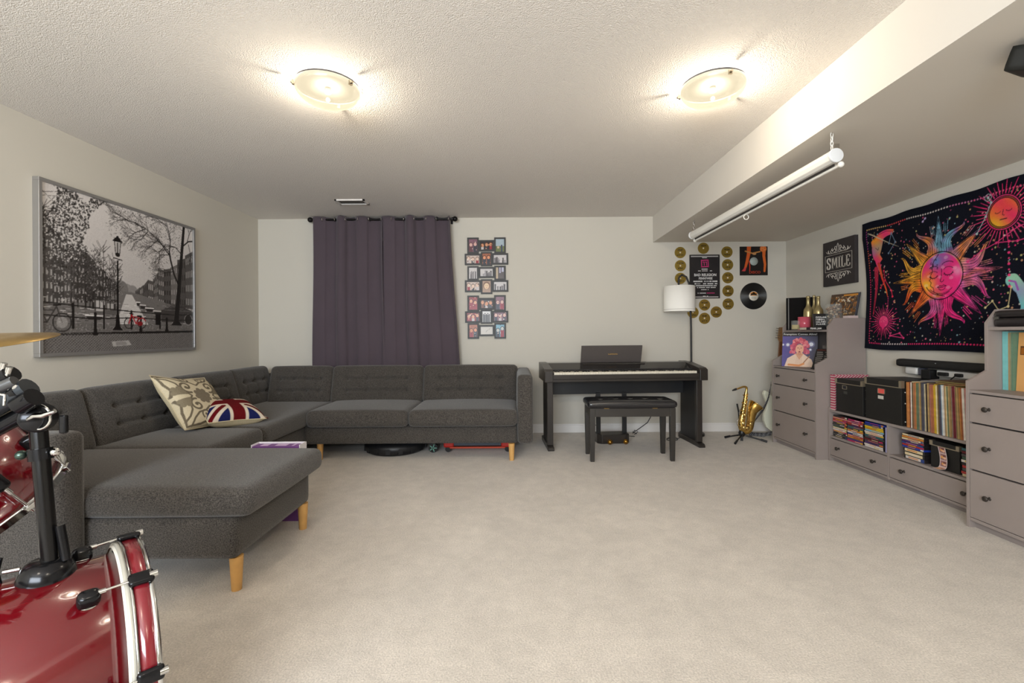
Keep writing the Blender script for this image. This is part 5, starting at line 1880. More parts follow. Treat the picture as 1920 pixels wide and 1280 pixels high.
def facec(X, Y):
    u, v = (X - SX) / .16, (Y - SY) / .16
    base = np.array([236, 52, 128]) / 255. * np.ones(X.shape + (1,))
    def mixin(m, c):
        nonlocal base
        m = np.clip(m, 0, 1)[..., None]; base = base * (1 - m) + np.array(c) / 255. * m
    mixin(np.exp(-((u + .75) ** 2 + (v + .35) ** 2) / .22), (244, 190, 50)); mixin(np.exp(-((u + .55) ** 2 + (v - .1) ** 2) / .06) * .8, (240, 110, 60))
    mixin(np.exp(-((u + .15) ** 2 + (v - .7) ** 2) / .12), (110, 130, 190)); mixin(np.exp(-((u - .3) ** 2 + (v - .75) ** 2) / .08) * .7, (150, 110, 180))
    mixin(np.exp(-((u - .85) ** 2 + (v - .1) ** 2) / .05) * .6, (236, 200, 214)); mixin(np.exp(-((u + .2) ** 2 + (v + .9) ** 2) / .05) * .9, (200, 120, 70))
    mixin((np.sin(40 * X + 31 * Y) * np.sin(57 * Y - 23 * X) > .72) * .35, (244, 214, 214))
    return base
A.disc(SX, SY, .160, facec)
ln = lambda pts, w=.004: A.path([(SX + .16 * u, SY + .16 * v) for u, v in pts], w, DK, w2=w * .8)
arc = lambda cx, cy, rx, ry, a0, a1, n=14: [(cx + rx * math.cos(R(a0 + (a1 - a0) * k / n)), cy + ry * math.sin(R(a0 + (a1 - a0) * k / n))) for k in range(n + 1)]
ln(arc(-.36, .06, .20, .13, 190, 350), .0055); ln(arc(.42, .12, .22, .15, 190, 350), .0060)
ln(arc(-.36, .12, .22, .12, 20, 160), .0035); ln(arc(.42, .20, .24, .14, 20, 160), .0035)
ln(arc(-.34, .34, .24, .14, 20, 150), .0045); ln(arc(.40, .44, .30, .14, 30, 160), .0045)
for k in range(6):
    a = R(205 + 26 * k); ln([(.42 + .22 * math.cos(a), .12 + .15 * math.sin(a)), (.42 + .28 * math.cos(a), .12 + .21 * math.sin(a))], .003)
    ln([(-.36 + .20 * math.cos(a), .06 + .13 * math.sin(a)), (-.36 + .25 * math.cos(a), .06 + .18 * math.sin(a))], .003)
ln([(.08, .30), (.06, .05), (.02, -.14), (-.03, -.24), (.05, -.30), (.14, -.26), (.17, -.20)], .0042)
ln([(-.20, -.52), (-.06, -.45), (.04, -.48), (.14, -.44), (.30, -.50)], .0045); ln([(-.20, -.52), (.05, -.54), (.30, -.50)], .004); ln(arc(.05, -.54, .18, .12, 200, 340), .004)
ln([(-.05, .98), (-.30, .72), (-.42, .45), (-.40, .25), (-.52, .08), (-.48, -.05), (-.60, -.14), (-.50, -.26), (-.56, -.40), (-.40, -.52), (-.38, -.70), (-.10, -.88), (.2, -.96)], .0045)
ln(arc(.0, -.0, .88, .88, 210, 300), .0055); ln(arc(.03, .04, .86, .86, 225, 310), .004)
for k in range(9): A.ring(SX + random.uniform(-.08, .02), SY + random.uniform(.05, .13), random.uniform(.004, .008), .0025, DK)
# small faces in two corners
def corner_sun(cx, cy, r, c, col2, nr, L, face=True):
    for k in range(nr):
        a = 2 * math.pi * k / nr
        A.line(polar(r * 1.35, a, cx, cy), polar(r * 1.35 + L * (1 if k % 2 else .62), a, cx, cy), .0075 if k % 2 else .005, col2, w2=.0028)
        if k % 4 == 0: A.disc(*polar(r * 1.5 + L, a, cx, cy), .005, col2)
    A.disc(cx, cy, r * 1.25, col2); A.disc(cx, cy, r * 1.18, DK); A.disc(cx, cy, r * 1.12, c, a=.7); A.disc(cx, cy, r * 1.06, DK); A.disc(cx, cy, r, c)
    if face:
        for s_ in (-1, 1): A.path([(cx + s_ * r * .4 + r * .2 * math.cos(t), cy + r * .15 + r * .13 * math.sin(t)) for t in (3.3, 4, 4.7, 5.4, 6.1)], .0032, DK)
        A.path([(cx, cy + r * .2), (cx - r * .06, cy - r * .18), (cx + r * .08, cy - r * .22)], .003, DK); A.line((cx - r * .22, cy - r * .48), (cx + r * .22, cy - r * .48), .006, DK)
corner_sun(4.08 - 2.915, 1.905 - 1.01, .088, corner_col((240, 180, 50), (236, 60, 100), (240, 90, 60)), PKC, 40, .10)
corner_sun(.205, .235, .050, PKC, PKC, 34, .075, False)
A.poly([(.160, .235), (.250, .235), (.205, .165)], PKC)
for k in range(8): A.disc(.205 + random.uniform(-.03, .03), .235 + random.uniform(-.03, .03), .004, (250, 120, 150))
# crescent moon with a profile, upper left
MC = corner_col((240, 150, 50), (230, 60, 110), (120, 150, 190))
cr_ = []
for k in range(22):
    a = R(65 + (205 - 65) * k / 21); cr_.append((.255 + .165 * math.cos(a), .83 + .17 * math.sin(a)))
inn = []
for k in range(22):
    a = R(205 - (205 - 80) * k / 21); inn.append((.285 + .130 * math.cos(a), .80 + .150 * math.sin(a)))
A.poly(cr_ + inn, MC)
A.poly([(.09, .92), (.10, .80), (.13, .70), (.16, .64), (.175, .70), (.165, .73), (.195, .76), (.172, .80), (.19, .84), (.22, .93), (.15, .96)], MC)
A.path([(.15, .72), (.18, .60), (.22, .50), (.235, .44)], .030, corner_col((220, 70, 40), (200, 50, 60), (230, 120, 50)), w2=.004)
A.path([(.12, .68), (.11, .50), (.085, .30)], .045, corner_col((190, 40, 70), (160, 40, 60), (200, 60, 80)), w2=.012)
for k in range(3): A.path([(.105 + k * .012, .66), (.095 + k * .012, .48), (.078 + k * .008, .32)], .0028, DK)
A.path([(.13, .86), (.155, .84), (.165, .86)], .0035, DK); A.path([(.12, .93), (.17, .97), (.25, .99), (.33, .97)], .003, DK)
for k in range(14): A.line((.06, 1.0), (.10 + .02 * k, .99 - .012 * k), .003, (196, 180, 150), a=.8)
# same moon mirrored in the lower right, teal
TC = corner_col((110, 190, 200), (150, 200, 170), (140, 120, 190))
A.path([(1.22, .46), (1.27, .40), (1.29, .30), (1.26, .20), (1.20, .12)], .085, TC, w2=.02); A.path([(1.20, .44), (1.25, .34), (1.24, .24)], .004, DK)
A.path([(1.20, .46), (1.235, .45), (1.25, .40)], .012, (150, 90, 170))
# constellations
for pts, c in (([(.27, .88), (.30, .96), (.33, .88), (.26, .80)], (110, 130, 150)), ([(.16, .52), (.21, .58), (.20, .66)], (220, 50, 80)), ([(.21, .58), (.27, .49), (.28, .44)], (220, 50, 80)),
               ([(.99, .80), (1.05, .90), (1.09, .98), (1.07, 1.02)], (170, 190, 190)), ([(1.04, .30), (1.09, .34), (1.13, .28), (1.19, .30), (1.21, .42)], (206, 190, 140)), ([(1.13, .28), (1.12, .20), (1.08, .17)], (206, 180, 150)), ([(1.12, .20), (1.15, .17)], (206, 180, 150)),
               ([(.93, .62), (1.02, .68), (1.12, .71), (1.26, .79), (1.40, .82)], (220, 60, 120)), ([(1.12, .71), (1.25, .70), (1.40, .73)], (220, 60, 120)), ([(.60, .98), (.62, 1.0)], (180, 160, 200)), ([(.28, .12), (.36, .14), (.40, .10), (.28, .12)], (220, 60, 120))):
    A.path(pts, .0055, c)
    for q in pts: A.disc(q[0], q[1], .0085, c)
for k in range(10): A.disc(1.20, .74 - .035 * k, .0085 if k % 2 else .006, (232, 60, 120)); A.disc(.24 + .0 * k, .44 - .014 * k, .004, (220, 60, 120))
for q in range(6): A.ring(1.07, 1.02, .022, .004, (180, 190, 190))
A.noise(.018)
def drape(P):
    Q = P.copy(); x, y = P[:, 0] / TW, P[:, 1] / TH
    Q[:, 2] = .010 + .0055 * np.sin(x * 14 + y * 2) + .006 * np.sin(x * 31 + 3) * (1 - y) + .004 * np.sin(y * 9 + x * 4) + .018 * (1 - y) ** 2
    Q[:, 1] += -.020 * np.sin(x * math.pi) ** 1 * (1 - y) - .012 * (1 - y) * np.sin(x * 7 + 1.0) + .004 * np.sin(x * 26) * y
    Q[:, 0] += .028 * (1 - x) * np.sin(np.clip(y * 1.15, 0, 1) * math.pi) ** .7 + .030 * (1 - x) * (1 - y)
    return Q
tp_ = A.sheet('tapestry', frame((XR - .004, 4.085, 1.008), (0, -1, 0), (0, 0, 1)), None, .95, fn=drape, spec=.08)
tag(tp_, 'black cloth tapestry printed with a large multicoloured sun face on the right wall', 'tapestry')

# ================================================================== DIGITAL PIANO
PB = mat('piano_black', (46, 41, 38), .32, noise=(3, .06, 3), spec=.5)
PBD = mat('piano_side_black', (26, 26, 28), .5)
KEYW = mat('ivory_key', (226, 218, 200), .35)
PYAW = R(3.6)
piano = thing('digital_piano', 'black digital piano with music rest standing against the back wall', 'piano', (1.085, 4.76, 0), PYAW)
PM = WM[piano.name]
def pm(): return MB(PM)
# case
mb = pm()
mb.box(-.795, .795, .02, .20, .70, .832)                                   # back body
mb.box(-.795, .795, -.30, .20, .672, .705)                                # key bed
mb.box(-.735, .735, -.300, -.275, .690, .742)                              # front slip
mb.build('case', PB, piano, bevel=.004)
for s in (-1, 1):
    xa_, xb_ = (-.815, -.735) if s < 0 else (.735, .815)
    q = pm().prism([(xa_, -.31, .672), (xa_, .20, .672), (xa_, .20, .842), (xa_, .02, .836), (xa_, -.27, .798), (xa_, -.31, .78)], (xb_ - xa_, 0, 0))
    q.build('end_block', PB, piano, bevel=.004)
pm().prism([(-.735, -.135, .765), (-.735, -.135, .775), (-.735, .04, .838), (-.735, .20, .838), (-.735, .20, .828), (-.735, .04, .826)], (1.47, 0, 0)).build('fallboard', mat('piano_gloss', (40, 37, 36), .12), piano, bevel=.001)
mb = pm()
nk = 52; kw = 1.44 / nk
for k in range(nk):
    x = -.72 + k * kw
    mb.box(x + .0008, x + kw - .0008, -.272, -.13, .742, .764)
mb.build('white_keys', KEYW, piano)
mb = pm()
for k in range(nk - 1):
    if k % 7 in (2, 6): continue
    x = -.72 + (k + 1) * kw
    mb.box(x - .0055, x + .0055, -.222, -.13, .764, .773)
mb.build('black_keys', BLK, piano)
# control panel lines
mb = pm(); mb.box(-.735, .735, -.128, -.120, .772, .782); mb.build('key_felt_strip', PBD, piano)
# music rest
mr = pm().obox((-.052, .075, .915), (1, 0, 0), (0, .95, .3), (0, -.3, .95), .655, .014, .215).build('music_rest', mat('rest_reflection_grey', (84, 78, 76), .4), piano, bevel=.003)  # base colour lightened to stand for light the rest reflects
pm().box(-.382, .285, -.005, .05, .805, .835).build('rest_ledge', mat('piano_gloss', (40, 37, 36), .12), mr, bevel=.003)
pm().obox((-.03, .05, .822), (1, 0, 0), (0, .95, .3), (0, -.3, .95), .70, .03, .03).build('rest_hinge', PBD, mr, bevel=.002)
Mr = PM @ frame((-.042, .064, .930), (1, 0, 0), (0, .3, .95))
GI = mat('gold_ink', (206, 166, 92), .35, .6)
lettering('lettering', 'Clavinova', .040, Mr @ T(0, 0, .0015), GI, mr, width=.10, shear=.35)
MB(Mr).box(-.018, .018, .024, .032, .001, .002).build('emblem', GI, mr)
pm().box(-.77, .77, .10, .125, .50, .68).build('lower_panel', mat('piano_panel_black', (24, 25, 28), .45), piano)
for s in (-1, 1):
    x = s * .757
    pm().box(x - .016, x + .016, -.215, .17, .045, .675).build('side_panel', PBD, piano, bevel=.002)
    lg = pm().box(x - .030, x + .030, -.245, -.200, .045, .675).build('leg', PB, piano, bevel=.005)
    pm().prism([(x - .032, -.30, 0), (x - .032, .20, 0), (x - .032, .20, .05), (x - .032, -.20, .05), (x - .032, -.285, .035), (x - .032, -.30, .02)], (.064, 0, 0)).build('foot', PB, piano, bevel=.005)
pb_ = pm().prism([(-.235, -.02, 0), (-.235, .12, 0), (.105, .12, 0), (.105, -.02, 0), (.06, -.055, 0), (-.19, -.055, 0)], (0, 0, .095)).build('pedal_box', PB, piano, bevel=.006)
for x in (-.12, .045):
    pm().lathe([(.010, 0), (.016, .02), (.026, .05), (.026, .062), (0, .07)], (x, -.045, .038), (0, -1, -.15), 16).build('pedal', mat('brass_pedal', (190, 140, 60), .25, .9), pb_)
for x in (-.205, .075):
    pm().box(x - .022, x + .022, .03, .06, .09, .52).build('pedal_post', PBD, piano, bevel=.003)
MB().box(.305, .33, 4.57, 4.58, .655, .662).build('clip', mat('pale_clip', (186, 180, 168), .4), piano)
# cables behind the piano
tag(MB().tube([W(1117, 741, Y=5.0), W(1112, 790, Y=5.0), W(1128, 812, Y=4.98), W(1190, 818, Y=5.0)], .0035, 6).build('cable', BLK), 'thin black cable hanging behind the piano on its left', 'cable')
cpts = [(1222, 778), (1214, 792), (1196, 805), (1186, 812), (1190, 806), (1196, 809), (1190, 814), (1186, 809), (1194, 813)]
tag(MB().tube([W(x, y, Y=4.98) for x, y in cpts], .0045, 6).build('cable', BLK), 'looped black cable hanging behind the piano beside the pedal box', 'cable')
def floor_cable(label, pts, r=.004):
    P = [W(x, y, Z=.006) for x, y in pts]
    # smooth
    Q = []
    for i in range(len(P) - 1):
        p0, p1, p2, p3 = P[max(i - 1, 0)], P[i], P[i + 1], P[min(i + 2, len(P) - 1)]
        for k in range(6):
            t = k / 6
            Q.append(.5 * ((2 * p1) + (p2 - p0) * t + (2 * p0 - 5 * p1 + 4 * p2 - p3) * t * t + (3 * p1 - p0 - 3 * p2 + p3) * t ** 3))
    Q.append(P[-1])
    return tag(MB().tube(Q, r, 6).build('cable', BLK), label, 'cable')
floor_cable('black cable lying on the carpet from the lamp base to the piano', [(1302, 815), (1286, 817), (1268, 822), (1256, 821), (1250, 824), (1262, 826), (1271, 823), (1262, 818), (1250, 822)])

# ================================================================== PIANO BENCH
SB = mat('bench_black', (46, 42, 38), .4)
LEA = mat('black_leather', (30, 30, 34), .24, bump=(60, .15, .004), spec=.7)
bench = thing('piano_bench', 'black wooden piano bench with a tufted black leather seat', 'bench', (1.045, 4.19, 0))
X0, X1, Y0, Y1 = .665, 1.430, 4.035, 4.345
for x, y in ((X0, Y0), (X1 - .048, Y0), (X0, Y1 - .048), (X1 - .048, Y1 - .048)):
    MB().add([(x + .004, y + .004, 0), (x + .040, y + .004, 0), (x + .040, y + .040, 0), (x + .004, y + .040, 0), (x, y, .30), (x + .048, y, .30), (x + .048, y + .048, .30), (x, y + .048, .30), (x, y, .478), (x + .048, y, .478), (x + .048, y + .048, .478), (x, y + .048, .478)],
             [(3, 2, 1, 0), (8, 9, 10, 11)] + [(i, (i + 1) % 4, (i + 1) % 4 + 4, i + 4) for i in range(4)] + [(i + 4, (i + 1) % 4 + 4, (i + 1) % 4 + 8, i + 8) for i in range(4)]).build('leg', SB, bench, bevel=.003)
mb = MB()
mb.box(X0 + .04, X1 - .04, Y0 + .006, Y0 + .026, .400, .478); mb.box(X0 + .04, X1 - .04, Y1 - .026, Y1 - .006, .400, .478)
mb.box(X0 + .006, X0 + .026, Y0 + .04, Y1 - .04, .400, .478); mb.box(X1 - .026, X1 - .006, Y0 + .04, Y1 - .04, .400, .478)
mb.box(X0 + .01, X1 - .01, Y0 + .01, Y1 - .01, .468, .478)
mb.build('apron', SB, bench, bevel=.002)
def seat_fn(P):
    Q = P.copy()
    top = P[:, 2] > .01
    d = np.zeros(len(P))
    for i in range(5):
        for j in range(2):
            d += .012 * np.exp(-(((P[:, 0] - (i - 2) * .135 - (.03 if j else 0)) / .028) ** 2 + ((P[:, 1] - (j - .5) * .12) / .028) ** 2))
    Q[:, 2] -= np.where(top, d, 0)
    return Q
soft('seat_pad', (X1 - X0 + .03, Y1 - Y0 + .03, .058), .014, .026, T((X0 + X1) / 2, (Y0 + Y1) / 2, .508), LEA, bench, (.004, .004, .014), seat_fn)
for i in range(5):
    for j in range(2):
        MB().ball(((X0 + X1) / 2 + (i - 2) * .135 + (.03 if j else 0), (Y0 + Y1) / 2 + (j - .5) * .12, .531), .009, (1, 1, .5), 10).build('button', LEA, bench)
for x in (.815, 1.245):
    MB().box(x - .022, x + .022, Y0 - .001, Y0 + .006, .474, .482).build('hinge', mat('brass_hinge', (200, 160, 90), .3, .9), bench)

# ================================================================== FLOOR LAMP
lampb = thing('floor_lamp', 'arched black floor lamp with a white drum shade behind the piano', 'floor lamp', (2.0, 5.10, 0))
LM = mat('lamp_black_metal', (38, 36, 36), .4, .3)
MB().lathe([(0, 0), (.135, 0), (.135, .022), (.125, .030), (.02, .034), (0, .034)], (1.985, 5.10, 0), (0, 0, 1), 36).build('base', LM, lampb)
p0 = (1.985, 5.10, .03)
MB().tube([p0, (1.985, 5.10, 1.2), (1.977, 5.10, 1.55), (1.965, 5.10, 1.70), (1.935, 5.10, 1.775), (1.885, 5.10, 1.80), (1.852, 5.10, 1.765), (1.850, 5.10, 1.70), (1.850, 5.10, 1.62)], .0105, 10).build('pole', LM, lampb)
sh = MB()
sx, sy, sr, sz0, sz1 = 1.850, 5.09, .168, 1.385, 1.668
sh.lathe([(sr, sz0), (sr, sz1), (sr - .003, sz1), (sr - .003, sz0), (sr, sz0)], (sx, sy, 0), (0, 0, 1), 48, cap=False)
shade = sh.build('lamp_shade', mat('white_shade_cloth', (252, 250, 244), .8, bump=(500, .1, .001)), lampb)
MB().lathe([(sr + .001, sz0 + .020), (sr + .001, sz0 + .024)], (sx, sy, 0), (0, 0, 1), 48, cap=False).build('shade_trim', mat('shade_seam', (190, 186, 180), .8), shade)
mb = MB()
for k in range(3):
    a = k * 2.094
    mb.cyl((sx, sy, sz1 - .03), (sx + sr * math.cos(a), sy + sr * math.sin(a), sz1 - .004), .0025, n=6)
mb.build('shade_ring', LM, lampb)
MB().lathe([(.018, 0), (.018, .05), (.012, .06), (.012, .09)], (sx, sy, sz1 - .13), (0, 0, 1), 16).build('socket', LM, lampb)

# ================================================================== SAXOPHONE ON ITS STAND
BR = mat('sax_brass', (216, 178, 98), .2, 1.0, noise=(30, .1, 3))
BRL = mat('sax_key_brass', (236, 204, 132), .16, 1.0)
SYD = 4.80
def sxp(x, y, d=0.0): return W(x, y, Y=SYD + d)
st = thing('saxophone_stand', 'black folding tripod stand holding the saxophone', 'instrument stand', (2.40, SYD, 0))
cst = sxp(1391, 812)
hub = Vector((cst.x, SYD, .075))
MB().lathe([(.020, -.03), (.030, -.02), (.034, .01), (.026, .035), (.018, .05)], hub, (0, 0, 1), 16).build('hub', BLK, st)
for px_, py_, dy in ((1361, 819, 0), (1379, 830, 0), (1436, 827, 0), (1391, 824, 0)):
    e = W(px_, py_, Z=.014)
    mb = MB(); mb.tube([hub + Vector((0, 0, -.01)), e], [.0085, .0075], 8); lg = mb.build('leg', BLK, st)
    d_ = (e - hub).normalized()
    MB().tube([e - d_ * .05, e + d_ * .012], [.011, .012], 10).build('rubber_foot', RUB, lg)
MB().tube([hub, sxp(1386, 790, .03), sxp(1384, 766, .035), sxp(1382, 758, .0)], .006, 8).build('back_post', BLK, st)
mb = MB(); mb.tube([sxp(1385, 772, .0), sxp(1382, 757, -.01)], .009, 8)
mb.build('upper_rest', RUB, st)
sax = thing('saxophone', 'brass alto saxophone standing upright on its black stand', 'saxophone', (2.40, SYD, .09))
def spline(P, n=8):
    Q = []
    for i in range(len(P) - 1):
        p0, p1, p2, p3 = P[max(i - 1, 0)], P[i], P[i + 1], P[min(i + 2, len(P) - 1)]
        for k in range(n):
            t = k / n
            Q.append(.5 * ((2 * p1) + (p2 - p0) * t + (2 * p0 - 5 * p1 + 4 * p2 - p3) * t * t + (3 * p1 - p0 - 3 * p2 + p3) * t ** 3))
    return Q + [P[-1]]
def rad(vals, n):
    return [float(np.interp(i / (n - 1), np.linspace(0, 1, len(vals)), vals)) for i in range(n)]
body = spline([sxp(*q) for q in ((1399, 734), (1397, 748), (1394.5, 764), (1391.5, 780), (1390, 794), (1392, 804), (1398, 808), (1404, 804), (1406.5, 794), (1408, 782), (1410, 772), (1413, 765), (1417.5, 759))], 6)
MB().tube(body, rad([.015, .019, .023, .027, .031, .034, .035, .036, .037, .040, .044, .051, .062, .074], len(body)), 20, cap=False).build('body_tube', BR, sax)
bt = (body[-1] - body[-3]).normalized()
MB().lathe([(.067, -.004), (.078, .002), (.080, .005), (.078, .008), (.058, -.004), (.045, -.03), (.036, -.07)], body[-1], bt, 28, cap=False).build('bell_rim', BRL, sax)
nk_ = spline([sxp(*q) for q in ((1399, 735), (1400, 729), (1398.5, 725.5), (1393, 725), (1386, 727.5), (1382, 729))], 5)
MB().tube(nk_, rad([.0125, .012, .0115, .010, .009, .008], len(nk_)), 14).build('neck', BR, sax)
MB().tube([sxp(1384, 728), sxp(1379, 730)], .0075, 10).build('neck_cork', mat('cork', (186, 140, 100), .8), sax)
MB().tube([sxp(1381, 729), sxp(1377, 730.5), sxp(1373, 732)], [.012, .011, .006], 12).build('mouthpiece', BLK, sax)
random.seed(21)
along = [(1398, 742), (1397, 749), (1395.5, 756), (1394.5, 763), (1393, 770), (1392, 777), (1391, 784), (1390, 791), (1392, 800), (1400, 801), (1405, 792)]
for i, (x, y) in enumerate(along):
    c = sxp(x + random.uniform(-1, 1.2), y)
    r = (.011, .0125, .014, .015, .016, .017, .018, .020, .022, .020, .021)[i]
    o_ = Vector((random.uniform(-.008, .008), -(.022, .026, .030, .034, .038, .040, .043, .044, .046, .046, .048)[i], 0))
    k_ = MB(); k_.lathe([(0, 0), (r, 0), (r, .004), (r * .5, .006), (0, .007)], c + o_, (random.uniform(-.3, .3), -1, random.uniform(-.2, .3)), 18)
    k_.cyl(c + Vector((0, -.01, 0)), c + o_, r * .55, n=12)
    k_.build('key_cup', BRL, sax)
    if i < 9:
        c2_ = c + Vector((-.030 + .012 * (i % 2), -.020, .012))
        k_ = MB(); k_.lathe([(0, 0), (r * .6, 0), (r * .6, .004), (0, .006)], c2_, (-.6, -1, .1), 14); k_.cyl(c, c2_, .003, n=8)
        k_.build('side_key', BRL, sax)
for (a_, b_, dy, r) in (((1400.5, 738), (1394.5, 792), -.020, .0032), ((1396, 740), (1387.5, 792), -.018, .0032), ((1402, 752), (1399, 796), -.03, .003), ((1399, 760), (1402, 800), -.040, .0028), ((1386, 776), (1386, 804), -.02, .003)):
    mb = MB(); P_, Q_ = sxp(*a_) + Vector((0, dy, 0)), sxp(*b_) + Vector((0, dy, 0))
    mb.cyl(P_, Q_, r, n=8)
    for k in range(6):
        mb.ball(P_.lerp(Q_, k / 5), r * 1.9, n=8)
    mb.build('key_rod', BRL, sax)
MB().tube(spline([sxp(1385.5, 800), sxp(1382, 795), sxp(1382.5, 789), sxp(1386, 786)], 5), .003, 8).build('key_guard', STEEL, sax)
MB().tube([sxp(1402, 770) + Vector((0, -.0, 0)), sxp(1407, 771)], .006, 8).build('bell_brace', BRL, sax)

# ================================================================== WHITE GUITAR BEHIND THE CHEST
gt = thing('electric_guitar', 'white electric guitar standing mostly hidden behind the far drawer unit', 'guitar', (2.87, 4.95, 0))
GY = 4.93
def gp(x, z): return (2.872 + x + max(0, z - .4) * .155, GY + (z - .1) * .14, z)
out_ = [(.0, .055), (-.08, .065), (-.135, .11), (-.158, .18), (-.150, .25), (-.118, .31), (-.108, .36), (-.128, .42), (-.148, .47), (-.135, .505), (-.10, .495), (-.06, .45), (-.03, .43), (.03, .43), (.06, .45), (.10, .50), (.13, .52), (.145, .48), (.118, .40), (.105, .35), (.118, .30), (.150, .25), (.158, .18), (.135, .11), (.08, .065)]
MB().prism([gp(x, z) for x, z in out_], (0, .045, 0)).build('body', mat('guitar_white', (226, 226, 206), .2, coat=.5), gt, bevel=.008, segs=3)
MB().prism([gp(-.028, .40), gp(.028, .40), gp(.022, 1.04), gp(-.022, 1.04)][::-1], (0, -.022, 0)).build('neck', mat('guitar_neck', (120, 76, 44), .4), gt)
hs_ = MB().prism([gp(-.024, 1.04), gp(.024, 1.04), gp(.034, 1.10), gp(.02, 1.20), gp(-.035, 1.20), gp(-.042, 1.08)][::-1], (0, -.016, 0)).build('headstock', mat('guitar_head', (150, 110, 70), .4), gt, bevel=.002)
for k in range(5):
    x, y_, z = gp(-.047, 1.085 + k * .026)
    mb = MB(); mb.cyl((x + .02, y_ - .02, z), (x - .018, y_ - .02, z), .0035); mb.ball((x - .022, y_ - .02, z), .0085, (1, 1, .7), 10)
    mb.build('tuning_peg', STEEL, hs_)
MB().tube([gp(.0, .10)[:2] + (.10,), (2.872, GY - .01, .03), (2.872, GY - .01, .0)], .012, 8).build('foot', BLK, gt)
# guitar strap: patterned band draped to the floor by the sax
SP = [W(1446, 719, Y=4.86), W(1444, 726, Y=4.85), W(1441, 742, Y=4.84), W(1436, 756, Y=4.84), W(1429, 769, Y=4.85), W(1421, 780, Y=4.87), W(1414, 790, Y=4.90), W(1408, 801, Y=4.93), W(1405, 811, Y=4.96), W(1412, 815, Y=4.97), W(1424, 817, Y=4.95), W(1436, 814, Y=4.93), W(1447, 812, Y=4.92)]
SP = spline(SP, 6)
V, Fc = [], []
n = len(SP)
for i, q in enumerate(SP):
    t = i / (n - 1)
    tw = 1.35 - 1.2 * math.sin(min(1, t * 1.35) * math.pi) if t < .75 else .5 + (t - .75) * 2
    wv = .024
    d_ = Vector((math.cos(tw) * .55, .25, math.sin(tw) * .9)).normalized() * wv
    q = Vector((q.x, q.y, max(q.z, .03)))
    V += [q - d_, q + d_]
Fc = [(2 * i, 2 * i + 1, 2 * i + 3, 2 * i + 2) for i in range(n - 1)]
stm = mat('strap_check', (52, 52, 54), .8)
nt = stm.node_tree; ck = nt.nodes.new('ShaderNodeTexChecker'); ck.inputs['Scale'].default_value = 90
ck.inputs['Color1'].default_value = (*rgb(30, 30, 32), 1); ck.inputs['Color2'].default_value = (*rgb(120, 120, 124), 1)
tc = nt.nodes.new('ShaderNodeTexCoord'); nt.links.new(tc.outputs['Object'], ck.inputs['Vector']); nt.links.new(ck.outputs[0], nt.nodes['Principled BSDF'].inputs['Base Color'])
o = link_mesh('strap', V, Fc, stm, gt, sm=[True] * len(Fc))
m = o.modifiers.new('s', 'SOLIDIFY'); m.thickness = .003

# ================================================================== PROJECTION SCREEN CASE UNDER THE LOWER CEILING
scn = thing('projection_screen', 'white pull down screen case hanging on chains from the lower ceiling', 'projection screen', (1.67, 3.3, 2.02))
NA, NB = W(1565, 292, X=1.69), W(1299, 441, X=1.69)
ya_, yb_ = NA.y, NB.y
za_ = (NA.z + NB.z) / 2
hexp = []
for k in range(10):
    a = 2 * math.pi * k / 10
    hexp.append((.033 * math.cos(a), .036 * math.sin(a)))
MB().prism([(1.69 + x, ya_, za_ + z) for x, z in hexp], (0, yb_ - ya_, 0)).build('case', WHITE, scn, bevel=.003)
for y in (ya_, yb_):
    s = -1 if y == ya_ else 1
    c_ = MB().lathe([(0, 0), (.036, 0), (.038, .010), (.036, .016), (0, .016)], (1.69, y, za_), (0, s, 0), 20).build('end_cap', mat('cap_white', (222, 224, 226), .4), scn, bevel=.001)
    MB().box(1.684, 1.71, y + s * .004 - .004, y + s * .004 + .004, za_ + .03, za_ + .062).build('hanging_tab', STEEL, c_)
MB().cyl((1.715, ya_ - .01, za_ - .048), (1.715, yb_ + .01, za_ - .048), .010).build('weight_bar', WHITE, scn)
MB().box(1.700, 1.704, ya_ + .02, yb_ - .02, za_ - .046, za_ - .030).build('fabric_slot', mat('slot_dark', (60, 54, 50), .8), scn)
for y in (ya_ - .01, yb_ + .01):
    MB().ball((1.715, y, za_ - .048), .016, n=12).build('bar_cap', WHITE, scn)
ym = W(1399, 405, X=1.715).y
MB().tube([(1.715 + .018 * math.cos(a), ym, za_ - .072 + .018 * math.sin(a)) for a in [2 * math.pi * k / 14 for k in range(14)]], .003, 8, closed=True).build('pull_ring', WHITE, scn)
def chain(x, y, z0, z1, parent):
    n_ = int(round((z1 - z0) / .021))
    for k in range(n_):
        zc_ = z0 + (k + .5) * (z1 - z0) / n_
        pts = []
        for j in range(12):
            a = 2 * math.pi * j / 12
            u_, w_ = .0065 * math.cos(a), .0155 * math.sin(a)
            pts.append((x + (u_ if k % 2 else 0), y + (0 if k % 2 else u_), zc_ + w_))
        MB().tube(pts, .0022, 6, closed=True).build('chain_link', WHITE if y < 3 else STEEL, parent)
chain(1.69, ya_ + .02, za_ + .04, ZS - .004, scn)
chain(1.69, yb_ - .03, za_ + .04, ZS - .004, scn)
for y in (ya_ + .02, yb_ - .03):
    MB().cyl((1.69, y, ZS - .012), (1.69, y, ZS), .004).build('hook', STEEL, scn)

